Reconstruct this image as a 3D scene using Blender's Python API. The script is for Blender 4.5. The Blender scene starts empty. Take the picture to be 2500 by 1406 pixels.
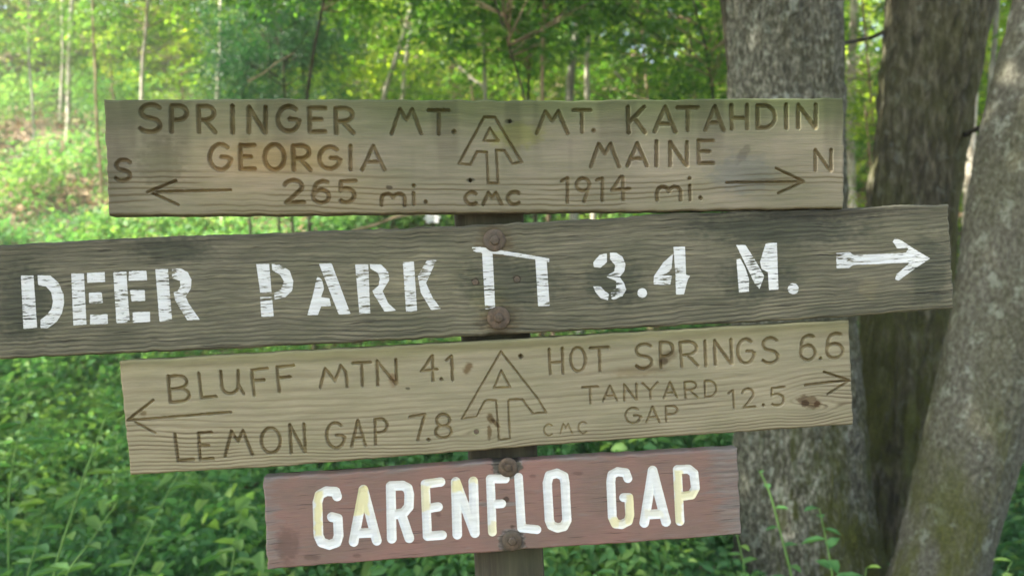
import bpy, math, random
import numpy as np
from mathutils import Vector, Matrix
rng = np.random.default_rng(7)
random.seed(7)
scene = bpy.context.scene
COL = scene.collection
R_ = math.radians

# ------------------------------------------------------------------ camera
FPX = 1965.0                      # focal length in pixels of the 2500 px wide photograph
ROLL = R_(3.34)
CAM = np.array([0.0, 0.0, 1.5])
cr, sr = math.cos(ROLL), math.sin(ROLL)
AX_R = np.array([cr, 0, -sr]); AX_U = np.array([sr, 0, cr]); AX_F = np.array([0, 1.0, 0])
cam_data = bpy.data.cameras.new('camera')
cam_data.sensor_width = 36; cam_data.lens = FPX * 36 / 2500
cam_data.clip_start = 0.05; cam_data.clip_end = 900
cam_data.dof.use_dof = True; cam_data.dof.focus_distance = 1.1; cam_data.dof.aperture_fstop = 4.6
cam = bpy.data.objects.new('camera', cam_data); COL.objects.link(cam)
m = Matrix.Identity(4)
for i in range(3):
    m[i][0] = AX_R[i]; m[i][1] = AX_U[i]; m[i][2] = -AX_F[i]; m[i][3] = CAM[i]
cam.matrix_world = m
scene.camera = cam

# ------------------------------------------------------------------ sky, sun, exposure
SUN_EL, SUN_ROT = R_(50), R_(-104)
world = bpy.data.worlds.new('World'); scene.world = world; world.use_nodes = True
wn = world.node_tree; wn.nodes.clear()
sky = wn.nodes.new('ShaderNodeTexSky'); sky.sky_type = 'NISHITA'; sky.sun_disc = False
sky.sun_elevation = SUN_EL; sky.sun_rotation = SUN_ROT
sky.air_density = 1.0; sky.dust_density = 4.0; sky.ozone_density = 1.0
bg = wn.nodes.new('ShaderNodeBackground'); bg.inputs['Strength'].default_value = 0.13
wo = wn.nodes.new('ShaderNodeOutputWorld')
wn.links.new(sky.outputs[0], bg.inputs[0]); wn.links.new(bg.outputs[0], wo.inputs[0])
sd = bpy.data.lights.new('sun', 'SUN'); sd.energy = 5.0; sd.angle = R_(0.6); sd.color = (1.0, 0.94, 0.82)
sun = bpy.data.objects.new('sun', sd); COL.objects.link(sun)
SDIR = Vector((math.sin(SUN_ROT) * math.cos(SUN_EL), math.cos(SUN_ROT) * math.cos(SUN_EL), math.sin(SUN_EL)))
sun.rotation_euler = SDIR.to_track_quat('Z', 'Y').to_euler()
sun.location = (0, 0, 30)
vs = scene.view_settings
scene.display_settings.display_device = 'sRGB'
vs.view_transform = 'Standard'; vs.look = 'None'; vs.gamma = 1.0; vs.use_curve_mapping = False
vs.exposure = 2.42
DBG = False
HAZE = 0.0045
scene.cycles.volume_bounces = 0
scene.cycles.max_bounces = 8; scene.cycles.transparent_max_bounces = 8
scene.cycles.diffuse_bounces = 4; scene.cycles.glossy_bounces = 2; scene.cycles.transmission_bounces = 4
scene.cycles.use_denoising = True
scene.cycles.sample_clamp_indirect = 6

# ------------------------------------------------------------------ helpers
def unproj(X, Y, depth):
    X = np.asarray(X, float); Y = np.asarray(Y, float); depth = np.asarray(depth, float)
    cx = (X - 1250) / FPX; cy = -(Y - 703) / FPX
    d = AX_F + cx[..., None] * AX_R + cy[..., None] * AX_U
    return CAM + d * depth[..., None]

def hash2(ix, iy, seed):
    h = (ix.astype(np.int64) * 374761393 + iy.astype(np.int64) * 668265263 + seed * 1442695041) & 0xffffffff
    h = ((h ^ (h >> 13)) * 1274126177) & 0xffffffff
    h = h ^ (h >> 16)
    return (h & 0xffffff) / float(0xffffff)

def vnoise(x, y, seed=0):
    ix = np.floor(x); iy = np.floor(y); fx = x - ix; fy = y - iy
    fx = fx * fx * (3 - 2 * fx); fy = fy * fy * (3 - 2 * fy)
    a = hash2(ix, iy, seed); b = hash2(ix + 1, iy, seed); c = hash2(ix, iy + 1, seed); d = hash2(ix + 1, iy + 1, seed)
    return (a + (b - a) * fx) * (1 - fy) + (c + (d - c) * fx) * fy

def fbm(x, y, seed=0, octv=4):
    s = 0; a = 0.5; t = 0
    for o in range(octv):
        s = s + a * vnoise(x * 2 ** o, y * 2 ** o, seed + o * 17); t += a; a *= 0.5
    return s / t

def sstep(a, b, x):
    t = np.clip((x - a) / (b - a), 0, 1); return t * t * (3 - 2 * t)

def mesh_from(name, verts, faces, smooth=False, attrs=None, normals=None):
    """faces: (N,k) int array or list of such arrays"""
    if not isinstance(faces, list): faces = [faces]
    me = bpy.data.meshes.new(name)
    verts = np.asarray(verts, np.float32)
    me.vertices.add(len(verts)); me.vertices.foreach_set('co', verts.ravel())
    loops = np.concatenate([f.ravel() for f in faces]).astype(np.int32)
    tot = np.concatenate([np.full(len(f), f.shape[1], np.int32) for f in faces])
    st = np.concatenate([[0], np.cumsum(tot)[:-1]]).astype(np.int32)
    me.loops.add(len(loops)); me.loops.foreach_set('vertex_index', loops)
    me.polygons.add(len(tot)); me.polygons.foreach_set('loop_start', st); me.polygons.foreach_set('loop_total', tot)
    if smooth: me.polygons.foreach_set('use_smooth', np.ones(len(tot), bool))
    me.update(calc_edges=True)
    for k, v in (attrs or {}).items():
        v = np.asarray(v, np.float32)
        if v.ndim == 1:
            a = me.attributes.new(k, 'FLOAT', 'POINT'); a.data.foreach_set('value', v)
        else:
            a = me.attributes.new(k, 'FLOAT_VECTOR', 'POINT'); a.data.foreach_set('vector', v.ravel())
    if normals is not None:
        me.normals_split_custom_set_from_vertices([tuple(n) for n in normals])
    return me

def link(name, me, mat=None, parent=None, **props):
    o = bpy.data.objects.new(name, me); COL.objects.link(o)
    if mat is not None and me is not None and not len(me.materials): me.materials.append(mat)
    if parent is not None:
        o.parent = parent
        o.matrix_parent_inverse = Matrix.Translation(-parent.location)
    for k, v in props.items(): o[k] = v
    return o

def empty(name, loc, label=None, category=None, group=None):
    o = bpy.data.objects.new(name, None); COL.objects.link(o); o.location = [float(v) for v in loc]
    o.empty_display_size = 0.1
    if label: o['label'] = label
    if category: o['category'] = category
    if group: o['group'] = group
    return o

class NT:
    def __init__(s, name):
        s.m = bpy.data.materials.new(name); s.m.use_nodes = True; s.t = s.m.node_tree; s.t.nodes.clear()
        s.out = s.t.nodes.new('ShaderNodeOutputMaterial')
    def n(s, typ, **kw):
        nd = s.t.nodes.new('ShaderNode' + typ)
        for k, v in kw.items():
            if k.startswith('i_'):
                key = k[2:]; key = int(key) if key.isdigit() else key.replace('_', ' ')
                if hasattr(v, 'is_linked') or hasattr(v, 'links'): s.t.links.new(v, nd.inputs[key])
                else: nd.inputs[key].default_value = v
            else: setattr(nd, k, v)
        return nd
    def l(s, a, b): s.t.links.new(a, b)
    def math(s, op, a, b=0.0, c=0.0, clamp=False):
        nd = s.t.nodes.new('ShaderNodeMath'); nd.operation = op; nd.use_clamp = clamp
        for i, v in enumerate((a, b, c)):
            if isinstance(v, (int, float)): nd.inputs[i].default_value = v
            else: s.l(v, nd.inputs[i])
        return nd.outputs[0]
    def mix(s, f, a, b, blend='MIX'):
        nd = s.t.nodes.new('ShaderNodeMix'); nd.data_type = 'RGBA'; nd.blend_type = blend; nd.clamp_factor = True
        for key, v in ((0, f), (6, a), (7, b)):
            if isinstance(v, (int, float)): nd.inputs[key].default_value = v
            elif isinstance(v, tuple): nd.inputs[key].default_value = v if len(v) == 4 else (*v, 1)
            else: s.l(v, nd.inputs[key])
        return nd.outputs[2]
    def ramp(s, f, pts):
        nd = s.t.nodes.new('ShaderNodeValToRGB'); s.l(f, nd.inputs[0]); e = nd.color_ramp.elements
        while len(e) < len(pts): e.new(0.5)
        for i, (p, c) in enumerate(pts):
            e[i].position = p
            e[i].color = (c, c, c, 1) if isinstance(c, (int, float)) else (*c, 1)
        return nd.outputs[0]
    def noise(s, vec, scale, detail=4, rough=0.55, dist=0.0):
        nd = s.n('TexNoise', i_Scale=scale, i_Detail=detail, i_Roughness=rough, i_Distortion=dist); s.l(vec, nd.inputs['Vector'])
        return nd.outputs['Fac']
    def mapv(s, vec, scale=(1, 1, 1), loc=(0, 0, 0)):
        nd = s.n('Mapping'); s.l(vec, nd.inputs[0]); nd.inputs['Scale'].default_value = scale; nd.inputs['Location'].default_value = loc
        return nd.outputs[0]

# ------------------------------------------------------------------ ground
def ground_h(x, y):
    x = np.asarray(x, float); y = np.asarray(y, float)
    t = np.clip(y - 5.2 - 0.16 * x * (x < 0), 0, None)
    slope = 0.48 - 0.10 * sstep(1, 7, x)
    rise = np.where(t < 26, t, 26 + 6 * (1 - np.exp(-np.clip(t - 26, 0, None) / 6.0)))
    soft = rise * rise / (rise + 0.8)
    h = soft * slope
    h = h + (fbm(x * 0.35 + 9, y * 0.35, 3, 3) - 0.5) * 0.7 * sstep(4, 9, y)
    h = h + (fbm(x * 1.6, y * 1.6, 8, 3) - 0.5) * 0.12
    h = h - .28 * sstep(.7, 1.6, x) * sstep(9, 5, y) * sstep(1, 3, y)
    return h

def ground_hit(X, Y):
    for d in np.arange(3.0, 60, 0.05):
        p = unproj(X, Y, d)
        if p[2] <= ground_h(p[0], p[1]): return d
    return 40.0

def spaced(lo, hi, core_lo, core_hi, step):
    core = np.arange(core_lo, core_hi + 1e-6, step)
    left = core_lo - np.geomspace(step, core_lo - lo, 22)[::-1]
    right = core_hi + np.geomspace(step, hi - core_hi, 22)
    return np.concatenate([left, core, right])
gx = spaced(-150, 150, -16, 16, 0.25); gy = spaced(-150, 150, 0, 36, 0.25)
GX, GY = np.meshgrid(gx, gy)
GZ = ground_h(GX, GY)
nxg, nyg = len(gx), len(gy)
idx = np.arange(nxg * nyg).reshape(nyg, nxg)
gf = np.stack([idx[:-1, :-1], idx[:-1, 1:], idx[1:, 1:], idx[1:, :-1]], -1).reshape(-1, 4)
t = NT('leaf_litter_soil')
geo = t.n('NewGeometry').outputs['Position']
n1 = t.noise(geo, 1.3, 5); n2 = t.noise(geo, 26, 5, 0.7); n3 = t.noise(geo, 0.6, 3)
vor = t.n('TexVoronoi', i_Scale=22.0); t.l(geo, vor.inputs['Vector'])
litter = t.ramp(vor.outputs['Color'], [(0.1, (0.08, 0.05, 0.025)), (0.5, (0.19, 0.13, 0.07)), (0.9, (0.36, 0.28, 0.18))])
soil = t.ramp(n2, [(0.3, (0.05, 0.035, 0.02)), (0.7, (0.14, 0.10, 0.06))])
c = t.mix(t.ramp(n1, [(0.38, 0.0), (0.55, 1.0)]), soil, litter)
c = t.mix(t.ramp(n3, [(0.52, 0.0), (0.65, 0.7)]), c, (0.07, 0.11, 0.03))
b = t.n('BsdfPrincipled', i_Roughness=0.95); t.l(c, b.inputs['Base Color'])
bp_ = t.n('Bump', i_Strength=0.8, i_Distance=0.03); t.l(vor.outputs['Distance'], bp_.inputs['Height']); t.l(bp_.outputs[0], b.inputs['Normal'])
t.l(b.outputs[0], t.out.inputs[0])
link('ground', mesh_from('ground', np.stack([GX, GY, GZ], -1).reshape(-1, 3), gf, True), t.m, kind='structure')

# ------------------------------------------------------------------ forest haze
t = NT('forest_haze')
pv = t.n('VolumePrincipled'); pv.inputs['Color'].default_value = (.93, .95, .90, 1); pv.inputs['Density'].default_value = HAZE; pv.inputs['Anisotropy'].default_value = .2
t.l(pv.outputs[0], t.out.inputs['Volume'])
zlo, zhi = float(GZ.min()) - 1.0, 27.0
hv = np.array([(x, y, z) for z in (zlo, zhi) for y in (-152, 152) for x in (-152, 152)], float)
hf = np.array([[0, 2, 3, 1], [4, 5, 7, 6], [0, 1, 5, 4], [2, 6, 7, 3], [0, 4, 6, 2], [1, 3, 7, 5]])
link('haze', mesh_from('haze', hv, hf), t.m, kind='stuff', label='thin pale summer haze filling the woods')

# ------------------------------------------------------------------ leaf materials
def leaf_mat(name, dark, mid, light, trans=0.45, gloss=0.35, tboost=(1.6, 1.9, 0.7)):
    t = NT(name)
    a = t.n('Attribute', attribute_name='lv'); f = a.outputs['Fac']
    col = t.ramp(f, [(0.0, dark), (0.5, mid), (1.0, light)])
    d = t.n('BsdfPrincipled', i_Roughness=0.5); d.inputs['Specular IOR Level'].default_value = gloss
    t.l(col, d.inputs['Base Color'])
    tr = t.n('BsdfTranslucent')
    t.l(t.mix(1.0, col, (*tboost, 1), 'MULTIPLY'), tr.inputs[0])
    mx = t.n('MixShader', i_0=trans); t.l(d.outputs[0], mx.inputs[1]); t.l(tr.outputs[0], mx.inputs[2])
    t.l(mx.outputs[0], t.out.inputs[0])
    return t.m
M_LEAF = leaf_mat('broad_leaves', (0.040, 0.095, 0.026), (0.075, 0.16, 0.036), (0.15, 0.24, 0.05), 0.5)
M_SUNLEAF = leaf_mat('sun_tinted_leaves', (0.08, 0.15, 0.025), (0.18, 0.26, 0.04), (0.36, 0.38, 0.07), 0.55)  # brighter copy of the broad leaves, sunlight put into the colour
M_DARKLEAF = leaf_mat('dark_evergreen_leaves', (0.012, 0.05, 0.020), (0.025, 0.09, 0.035), (0.06, 0.15, 0.05), 0.3, 0.5, (1.3, 1.6, 0.9))
M_HERB = leaf_mat('herb_leaves', (0.055, 0.15, 0.055), (0.10, 0.235, 0.085), (0.22, 0.34, 0.09), 0.42, 0.15, (1.4,1.5,.8))
M_DRY = leaf_mat('dry_leaves', (0.16, 0.09, 0.04), (0.32, 0.21, 0.11), (0.5, 0.38, 0.24), 0.25, 0.2, (1, 1, 1))

def unit(v): return v / np.maximum(np.linalg.norm(v, axis=-1, keepdims=True), 1e-9)

def leaves(pos, dirv, up, size, lv, ratio=0.5, near=False, fold=0.18):
    """vectorised leaf blades -> verts, faces, attr"""
    dirv = unit(dirv); side = unit(np.cross(dirv, up)); nrm = unit(np.cross(side, dirv))
    s = size[:, None]; w = s * ratio
    if near:
        b0 = pos; tip = pos + dirv * s - nrm * s * 0.12
        l1 = pos + dirv * s * .28 + side * w * .48 + nrm * s * fold; l2 = pos + dirv * s * .68 + side * w * .36 + nrm * s * fold * .6
        r1 = pos + dirv * s * .28 - side * w * .48 + nrm * s * fold; r2 = pos + dirv * s * .68 - side * w * .36 + nrm * s * fold * .6
        V = np.stack([b0, l1, l2, tip, r2, r1], 1).reshape(-1, 3)
        i = np.arange(len(pos))[:, None] * 6
        F = np.concatenate([i + np.array([0, 1, 2, 3]), i + np.array([0, 3, 4, 5])])
        return V, F, np.repeat(lv, 6)
    b0 = pos; tip = pos + dirv * s
    l = pos + dirv * s * .45 + side * w * .5 + nrm * s * fold; r = pos + dirv * s * .45 - side * w * .5 + nrm * s * fold
    V = np.stack([b0, l, tip, r], 1).reshape(-1, 3)
    i = np.arange(len(pos))[:, None] * 4
    F = np.concatenate([i + np.array([0, 1, 2]), i + np.array([0, 2, 3])])
    return V, F, np.repeat(lv, 4)

def sprays(cent, rad, k, lsize, lv0, tilt=0.35, flat=0.25, ratio=0.55, near=False, r=rng):
    """k leaves around each spray centre, roughly in a tilted disc"""
    M = len(cent); N = M * k
    nrm = unit(np.stack([r.normal(0, tilt, M), r.normal(0, tilt, M), np.ones(M)], 1))
    a1 = unit(np.cross(nrm, np.stack([r.normal(size=M), r.normal(size=M), r.normal(size=M)], 1))); a2 = np.cross(nrm, a1)
    ci = np.repeat(np.arange(M), k)
    rr = np.sqrt(r.random(N)) * rad[ci]; th = r.random(N) * 2 * np.pi
    out = a1[ci] * np.cos(th)[:, None] + a2[ci] * np.sin(th)[:, None]
    pos = cent[ci] + out * rr[:, None] + nrm[ci] * (r.normal(0, flat, N) * rad[ci])[:, None]
    pos[:, 2] -= rr * 0.25
    d = out + np.stack([r.normal(0, .5, N), r.normal(0, .5, N), r.normal(-.25, .35, N)], 1)
    up = nrm[ci] + np.stack([r.normal(0, .45, N), r.normal(0, .45, N), np.zeros(N)], 1)
    sz = lsize * r.uniform(.6, 1.3, N)
    lv = np.clip(lv0[ci] + r.normal(0, .16, N), 0, 1)
    return leaves(pos, d, up, sz, lv, ratio, near)

def tube(pts, rad, seg=8, wob=0.0, r=rng):
    pts = np.asarray(pts, float); rad = np.asarray(rad, float)
    tan = np.gradient(pts, axis=0); tan = unit(tan)
    ref = np.array([1.0, 0.13, 0.0]) if abs(tan[0][2]) > .5 else np.array([0.1, 0.1, 1.0])
    s1 = unit(np.cross(tan, ref)); s2 = np.cross(tan, s1)
    th = np.linspace(0, 2 * np.pi, seg, endpoint=False)
    ring = s1[:, None] * np.cos(th)[None, :, None] + s2[:, None] * np.sin(th)[None, :, None]
    rr = rad[:, None] * (1 + (r.random((len(pts), seg)) - .5) * wob)
    V = (pts[:, None] + ring * rr[..., None]).reshape(-1, 3)
    n = len(pts); i = np.arange(n * seg).reshape(n, seg); j = np.roll(i, -1, 1)
    F = np.stack([i[:-1], j[:-1], j[1:], i[1:]], -1).reshape(-1, 4)
    return V, F

class Acc:
    def __init__(s): s.v = []; s.f = []; s.a = []; s.n = 0
    def add(s, V, F, a=None):
        s.v.append(V); s.f.append(F + s.n); s.n += len(V)
        s.a.append(np.full(len(V), .5) if a is None else a)
    def mesh(s, name, smooth=False):
        k = {}
        for f in s.f: k.setdefault(f.shape[1], []).append(f)
        return mesh_from(name, np.concatenate(s.v), [np.concatenate(v) for v in k.values()], smooth, {'lv': np.concatenate(s.a)})

def smooth_path(pts, n):
    pts = np.asarray(pts, float); d = np.r_[0, np.cumsum(np.linalg.norm(np.diff(pts, axis=0), axis=1))]
    t = np.linspace(0, d[-1], n); out = np.stack([np.interp(t, d, pts[:, k]) for k in range(pts.shape[1])], 1)
    for _ in range(max(1, n // 12)):
        out[1:-1] = (out[:-2] + 2 * out[1:-1] + out[2:]) / 4
    return out

# ------------------------------------------------------------------ bark materials
MOSSDIR = {'grey_ridged_bark': (.95, -.3, 0), 'pebbled_grey_bark': (-.95, -.3, 0)}
def bark_mat(name, c0, c1, c2, moss=0.0, sc=(60, 60, 9), bump=0.012, lichen=0.0, mossz=(0.5, 1.8), nscale=1.0):
    t = NT(name)
    P = t.n('NewGeometry').outputs['Position']
    v = t.mapv(P, sc)
    a = t.noise(v, nscale, 6, 0.65); bfine = t.noise(P, 90, 4, 0.7); big = t.noise(t.mapv(P, (3, 3, 1.2)), 1.0, 4)
    col = t.ramp(a, [(0.34, c0), (0.5, c1), (0.68, c2)])
    col = t.mix(t.ramp(big, [(0.35, 0.0), (0.7, 0.6)]), col, t.mix(1.0, col, (0.55, 0.55, 0.5), 'MULTIPLY'))
    if lichen:
        ln = t.noise(P, 14, 4, 0.7)
        col = t.mix(t.ramp(ln, [(0.56, 0.0), (0.64, lichen)]), col, (0.36, 0.40, 0.34))
    if moss:
        z = t.n('SeparateXYZ'); t.l(P, z.inputs[0])
        zz = t.math('MULTIPLY_ADD', z.outputs[2], -1.0 / (mossz[1] - mossz[0]), mossz[1] / (mossz[1] - mossz[0]), True)
        mn = t.noise(t.mapv(P, (5, 5, 2.2)), 1.0, 5, 0.7)
        if name in MOSSDIR:
            nn_ = t.n('NewGeometry').outputs['Normal']; dt = t.n('VectorMath', operation='DOT_PRODUCT'); t.l(nn_, dt.inputs[0]); dt.inputs[1].default_value = MOSSDIR[name]
            zz = t.math('MULTIPLY', t.math('MULTIPLY_ADD', dt.outputs['Value'], 1.6, .55, True), t.math('ADD', zz, .25))
        f = t.math('MULTIPLY', t.ramp(mn, [(0.40, 0.0), (0.58, 1.0)]), t.math('MULTIPLY', zz, moss), clamp=True)
        mc = t.ramp(bfine, [(0.3, (0.03, 0.035, 0.008)), (0.7, (0.10, 0.11, 0.02))])
        col = t.mix(f, col, mc)
    b = t.n('BsdfPrincipled', i_Roughness=0.9); b.inputs['Specular IOR Level'].default_value = 0.2
    t.l(col, b.inputs['Base Color'])
    h = t.math('ADD', a, t.math('MULTIPLY', bfine, 0.35))
    bp = t.n('Bump', i_Strength=1.0, i_Distance=bump); t.l(h, bp.inputs['Height']); t.l(bp.outputs[0], b.inputs['Normal'])
    t.l(b.outputs[0], t.out.inputs[0])
    return t.m
M_BARK_A = bark_mat('grey_ridged_bark', (0.032, 0.031, 0.021), (0.105, 0.104, 0.078), (0.34, 0.34, 0.28), 0.9, (60, 60, 26), 0.025, 0.5, (0.2, 1.35))
M_BARK_B = bark_mat('brown_mossy_bark', (0.03, 0.027, 0.016), (0.08, 0.074, 0.046), (0.20, 0.185, 0.13), 1.0, (30, 30, 8), 0.025, 0.2, (0.4, 4.2))
M_BARK_C = bark_mat('pebbled_grey_bark', (0.055, 0.052, 0.038), (0.11, 0.107, 0.084), (0.20, 0.197, 0.16), 0.8, (60, 60, 42), 0.014, 0.4, (0.0, 1.05))
M_BARK_DARK = bark_mat('dark_bark', (0.02, 0.018, 0.01), (0.05, 0.045, 0.03), (0.1, 0.09, 0.06), 0.5, (30, 30, 8), 0.01)
M_BARK_PALE = bark_mat('pale_bark', (0.22, 0.19, 0.14), (0.48, 0.44, 0.36), (0.70, 0.66, 0.58), 0, (16, 16, 9), 0.01)
M_BARK_TAN = bark_mat('tan_bark', (0.14, 0.10, 0.06), (0.30, 0.22, 0.14), (0.45, 0.36, 0.25), 0, (20, 20, 5), 0.005)
M_BARK_GREY = bark_mat('blue_grey_bark', (0.12, 0.12, 0.10), (0.24, 0.24, 0.20), (0.40, 0.40, 0.34), 0, (20, 20, 5), 0.005)

# ------------------------------------------------------------------ crowns
def crown_mesh(name, R, H, nspray, k, lsize, seed, hollow=0.35, flat=0.12, tilt=0.28, twigs=True, ratio=0.55, droop=0.0):
    r = np.random.default_rng(seed); A = Acc()
    z = r.uniform(0, 1, nspray); th = r.random(nspray) * 2 * np.pi
    prof = np.sin(np.pi * np.clip(z * .85 + .12, 0, 1)) ** .6
    rr = (hollow + (1 - hollow) * np.sqrt(r.random(nspray))) * R * prof
    c = np.stack([np.cos(th) * rr, np.sin(th) * rr, z * H - droop * rr], 1)
    V, F, a = sprays(c, r.uniform(.14, .36, nspray) * R * .9, k, lsize, np.clip(r.normal(.5, .2, nspray), 0, 1), tilt, flat, ratio, r=r)
    A.add(V, F, a)
    return A.mesh(name), c
def twig_mesh(name, c, R, H, seed, rad=0.012):
    A = Acc(); r = np.random.default_rng(seed)
    for p in c[::4]:
        z0 = max(0.0, p[2] - 0.35 * np.hypot(p[0], p[1]) - .1)
        q = np.array([0, 0, z0]); mid = (q + p) / 2 + r.normal(0, .05, 3)
        V, F = tube(smooth_path([q, mid, p], 5), np.linspace(rad, rad * .25, 5), 3)
        A.add(V, F)
    return A.mesh(name)

CROWNS = []
for i, (R, H, ns, k, ls) in enumerate([(1.5, 4.2, 150, 44, .085), (1.3, 3.6, 130, 44, .075), (1.8, 4.6, 150, 50, .095), (1.1, 3.0, 110, 40, .07)]):
    me, c = crown_mesh('crown_%d' % i, R, H, ns, k, ls, 100 + i)
    CROWNS.append((me, twig_mesh('twigs_%d' % i, c, R, H, 200 + i), R, H))
for me, tw, _, _ in CROWNS: tw.materials.append(M_BARK_TAN)
SHRUBS = []
for i, (R, H, ns, k, ls) in enumerate([(1.15, 1.9, 150, 60, .06), (.9, 1.3, 110, 50, .055)]):
    me, c = crown_mesh('evergreen_%d' % i, R, H, ns, k, ls, 300 + i, .1, .35, .6, ratio=.36)
    SHRUBS.append((me, twig_mesh('shrub_twigs_%d' % i, c, R, H, 400 + i), R, H))
for me, tw, _, _ in SHRUBS: tw.materials.append(M_BARK_DARK)



def place_crown(kind, parent, loc, sx, sz, mat, rot, name='crown', twigs=True):
    me, tw, R, H = kind
    if not len(me.materials): me.materials.append(mat)
    for nm, d in ((name, me),) + ((('twigs', tw),) if twigs else ()):
        o = bpy.data.objects.new(nm, d); COL.objects.link(o); o.parent = parent
        if d is me: o.material_slots[0].link = 'OBJECT'; o.material_slots[0].material = mat
        o.location = [float(loc[i] - parent.location[i]) for i in range(3)]
        o.scale = (sx, sx, sz); o.rotation_euler = (0, 0, rot)

# ------------------------------------------------------------------ slender trees behind the sign
def slender_tree(name, label, pts, hw, mat, depth=None, top_z=9.0, crowns=(), group='slender trees on the wooded slope', cat='tree', leafmat=None, extend=True):
    """pts: photo pixels from bottom to top, at one depth; continued down to the ground and up to top_z"""
    if depth is None: depth = ground_hit(*pts[0])
    if DBG: print('tree', round(depth, 1), label[:40])
    w = np.array([unproj(x, y, depth) for x, y in pts])
    base = w[0].copy(); gz = float(ground_h(base[0], base[1]))
    P = []
    if base[2] > gz + 0.02: P.append([base[0] - (w[1][0] - w[0][0]) * .15, base[1], gz - .1])
    else: base[2] = gz - .05
    P += [list(p) for p in w]
    if extend and w[-1][2] < top_z:
        d = w[-1] - w[-2]; d = d / max(d[2], .05) * (top_z - w[-1][2]); d = np.clip(d, -2.5, top_z)
        P.append(list(w[-1] + d * [.6, 1, 1] + [0, .4, 0]))
    path = smooth_path(P, 26)
    path[1:-1] += (np.stack([fbm(path[:, 2] * 1.3 + depth, path[:, 2] * 0 + i * 7, 5 + i, 2) for i in range(2)] + [path[:, 2] * 0 + .5], 1)[1:-1] - .5) * 0.05 * np.array([1, 1, 0])
    r0 = hw * depth / FPX
    rad = np.linspace(r0 * 1.12, r0 * .55, 26)
    root = empty(name, path[0] + [0, 0, .1], label, cat, group)
    V, F = tube(path, rad, 9, .12)
    link('trunk', mesh_from('trunk', V, F, True), mat, root)
    for (kind, hz, sx, sz) in crowns:
        gzr = float(ground_h(path[0][0], path[0][1])) + hz
        i = int(np.argmin(abs(path[:, 2] - gzr)))
        place_crown(CROWNS[kind], root, (path[i][0], path[i][1], gzr), sx, sz, leafmat or M_LEAF, random.random() * 6)
    return root

B, T = 0, 1
TR = [
 ('pale forked trunk rising from the leaf litter, thicker of the pair at far left', [(165,352),(170,180),(176,0)], 6.2, M_BARK_PALE, None, ((0,4.2,1.1,1),)),
 ('thinner pale trunk just left of the forked one at far left', [(148,305),(154,150),(152,0)], 3.6, M_BARK_PALE, None, ((3,3.6,1,1),)),
 ('very thin grey sapling near the left picture edge', [(83,362),(80,260),(72,150)], 2.6, M_BARK_GREY, None, ((3,1.6,.7,.8),)),
 ('sunlit thin trunk above the letter S of the top board', [(345,225),(352,120),(357,20)], 4.5, M_BARK_PALE, 13.0, ((1,2.6,1,1),)),
 ('dull thin trunk between the two pale trunks and the sunlit one', [(235,250),(228,120),(222,0)], 3.2, M_BARK_TAN, 13.5, ((1,3.2,1,1),)),
 ('bright white bare trunk with twigs above the letters RI of the top board', [(532,240),(536,150),(541,30)], 6, M_BARK_PALE, 12.0, ()),
 ('dark bowed sapling stem in front of the dark evergreen', [(738,240),(762,165),(768,90),(797,0)], 4.2, M_BARK_DARK, 6.5, ((3,3.4,.9,1),)),
 ('pale leaning trunk tilted to the right left of the centre', [(925,240),(958,170),(982,110),(1006,30)], 6.5, M_BARK_PALE, 12.5, ((1,4.4,1,1),)),
 ('short sunlit white trunk behind the leaning trunk', [(982,240),(988,175),(1000,90),(1003,0)], 5.2, M_BARK_PALE, 13.2, ((0,3.6,1,1),)),
 ('slim blue grey trunk above the emblem of the top board', [(1186,245),(1181,160),(1183,60)], 5.0, M_BARK_GREY, 9.5, ((2,3.0,.9,1),)),
 ('dark thin stem leaning left right of the blue grey trunk', [(1290,205),(1250,160),(1218,90),(1202,0)], 2.8, M_BARK_DARK, 8.0, ((3,3.0,.9,1),)),
 ('dark upright stem forking near the top centre', [(1288,245),(1285,150),(1300,60),(1325,0)], 3.4, M_BARK_DARK, 7.6, ((3,2.8,.9,1),)),
 ('tan trunk with a dark lower half right of the dark upright stem', [(1320,245),(1325,150),(1329,55),(1330,0)], 4.6, M_BARK_TAN, 9.0, ((1,3.2,.9,1),)),
 ('thickest pale grey trunk behind the top board near MT.', [(1386,245),(1398,150),(1412,60),(1424,0)], 11, M_BARK_GREY, 10.0, ((2,4.2,1,1),)),
 ('whitish trunk standing right beside the thickest pale grey one', [(1434,245),(1432,150),(1436,80),(1449,0)], 6.8, M_BARK_PALE, 10.6, ((0,4.0,1,1),)),
 ('thin curved dark stem hanging left of the big grey trunk', [(1735,110),(1712,70),(1695,30),(1688,0)], 2.8, M_BARK_DARK, 7.2, ((3,2.6,.8,1),)),
 ('greyish trunk glimpsed between the two big trunks on the right', [(2076,400),(2080,260),(2078,120),(2090,0)], 11, M_BARK_PALE, 11.0, ((1,4.4,.9,1),)),
 ('pale mottled trunk in the gap left of the leaning right trunk', [(2352,620),(2360,450),(2368,300),(2385,120)], 11, M_BARK_PALE, 9.0, ((1,4.0,.9,1),)),
 ('thin grey stem crossing the gap beside the leaning right trunk', [(2402,420),(2412,250),(2430,100),(2442,0)], 7, M_BARK_GREY, 7.5, ((3,3.6,.9,1),)),
]
for lab, pts, hw, mat, dep, crs in TR:
    slender_tree('slender_tree', lab, pts, hw, mat, dep if dep is None or dep < 8 else dep - 2.0, crowns=crs)

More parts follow.
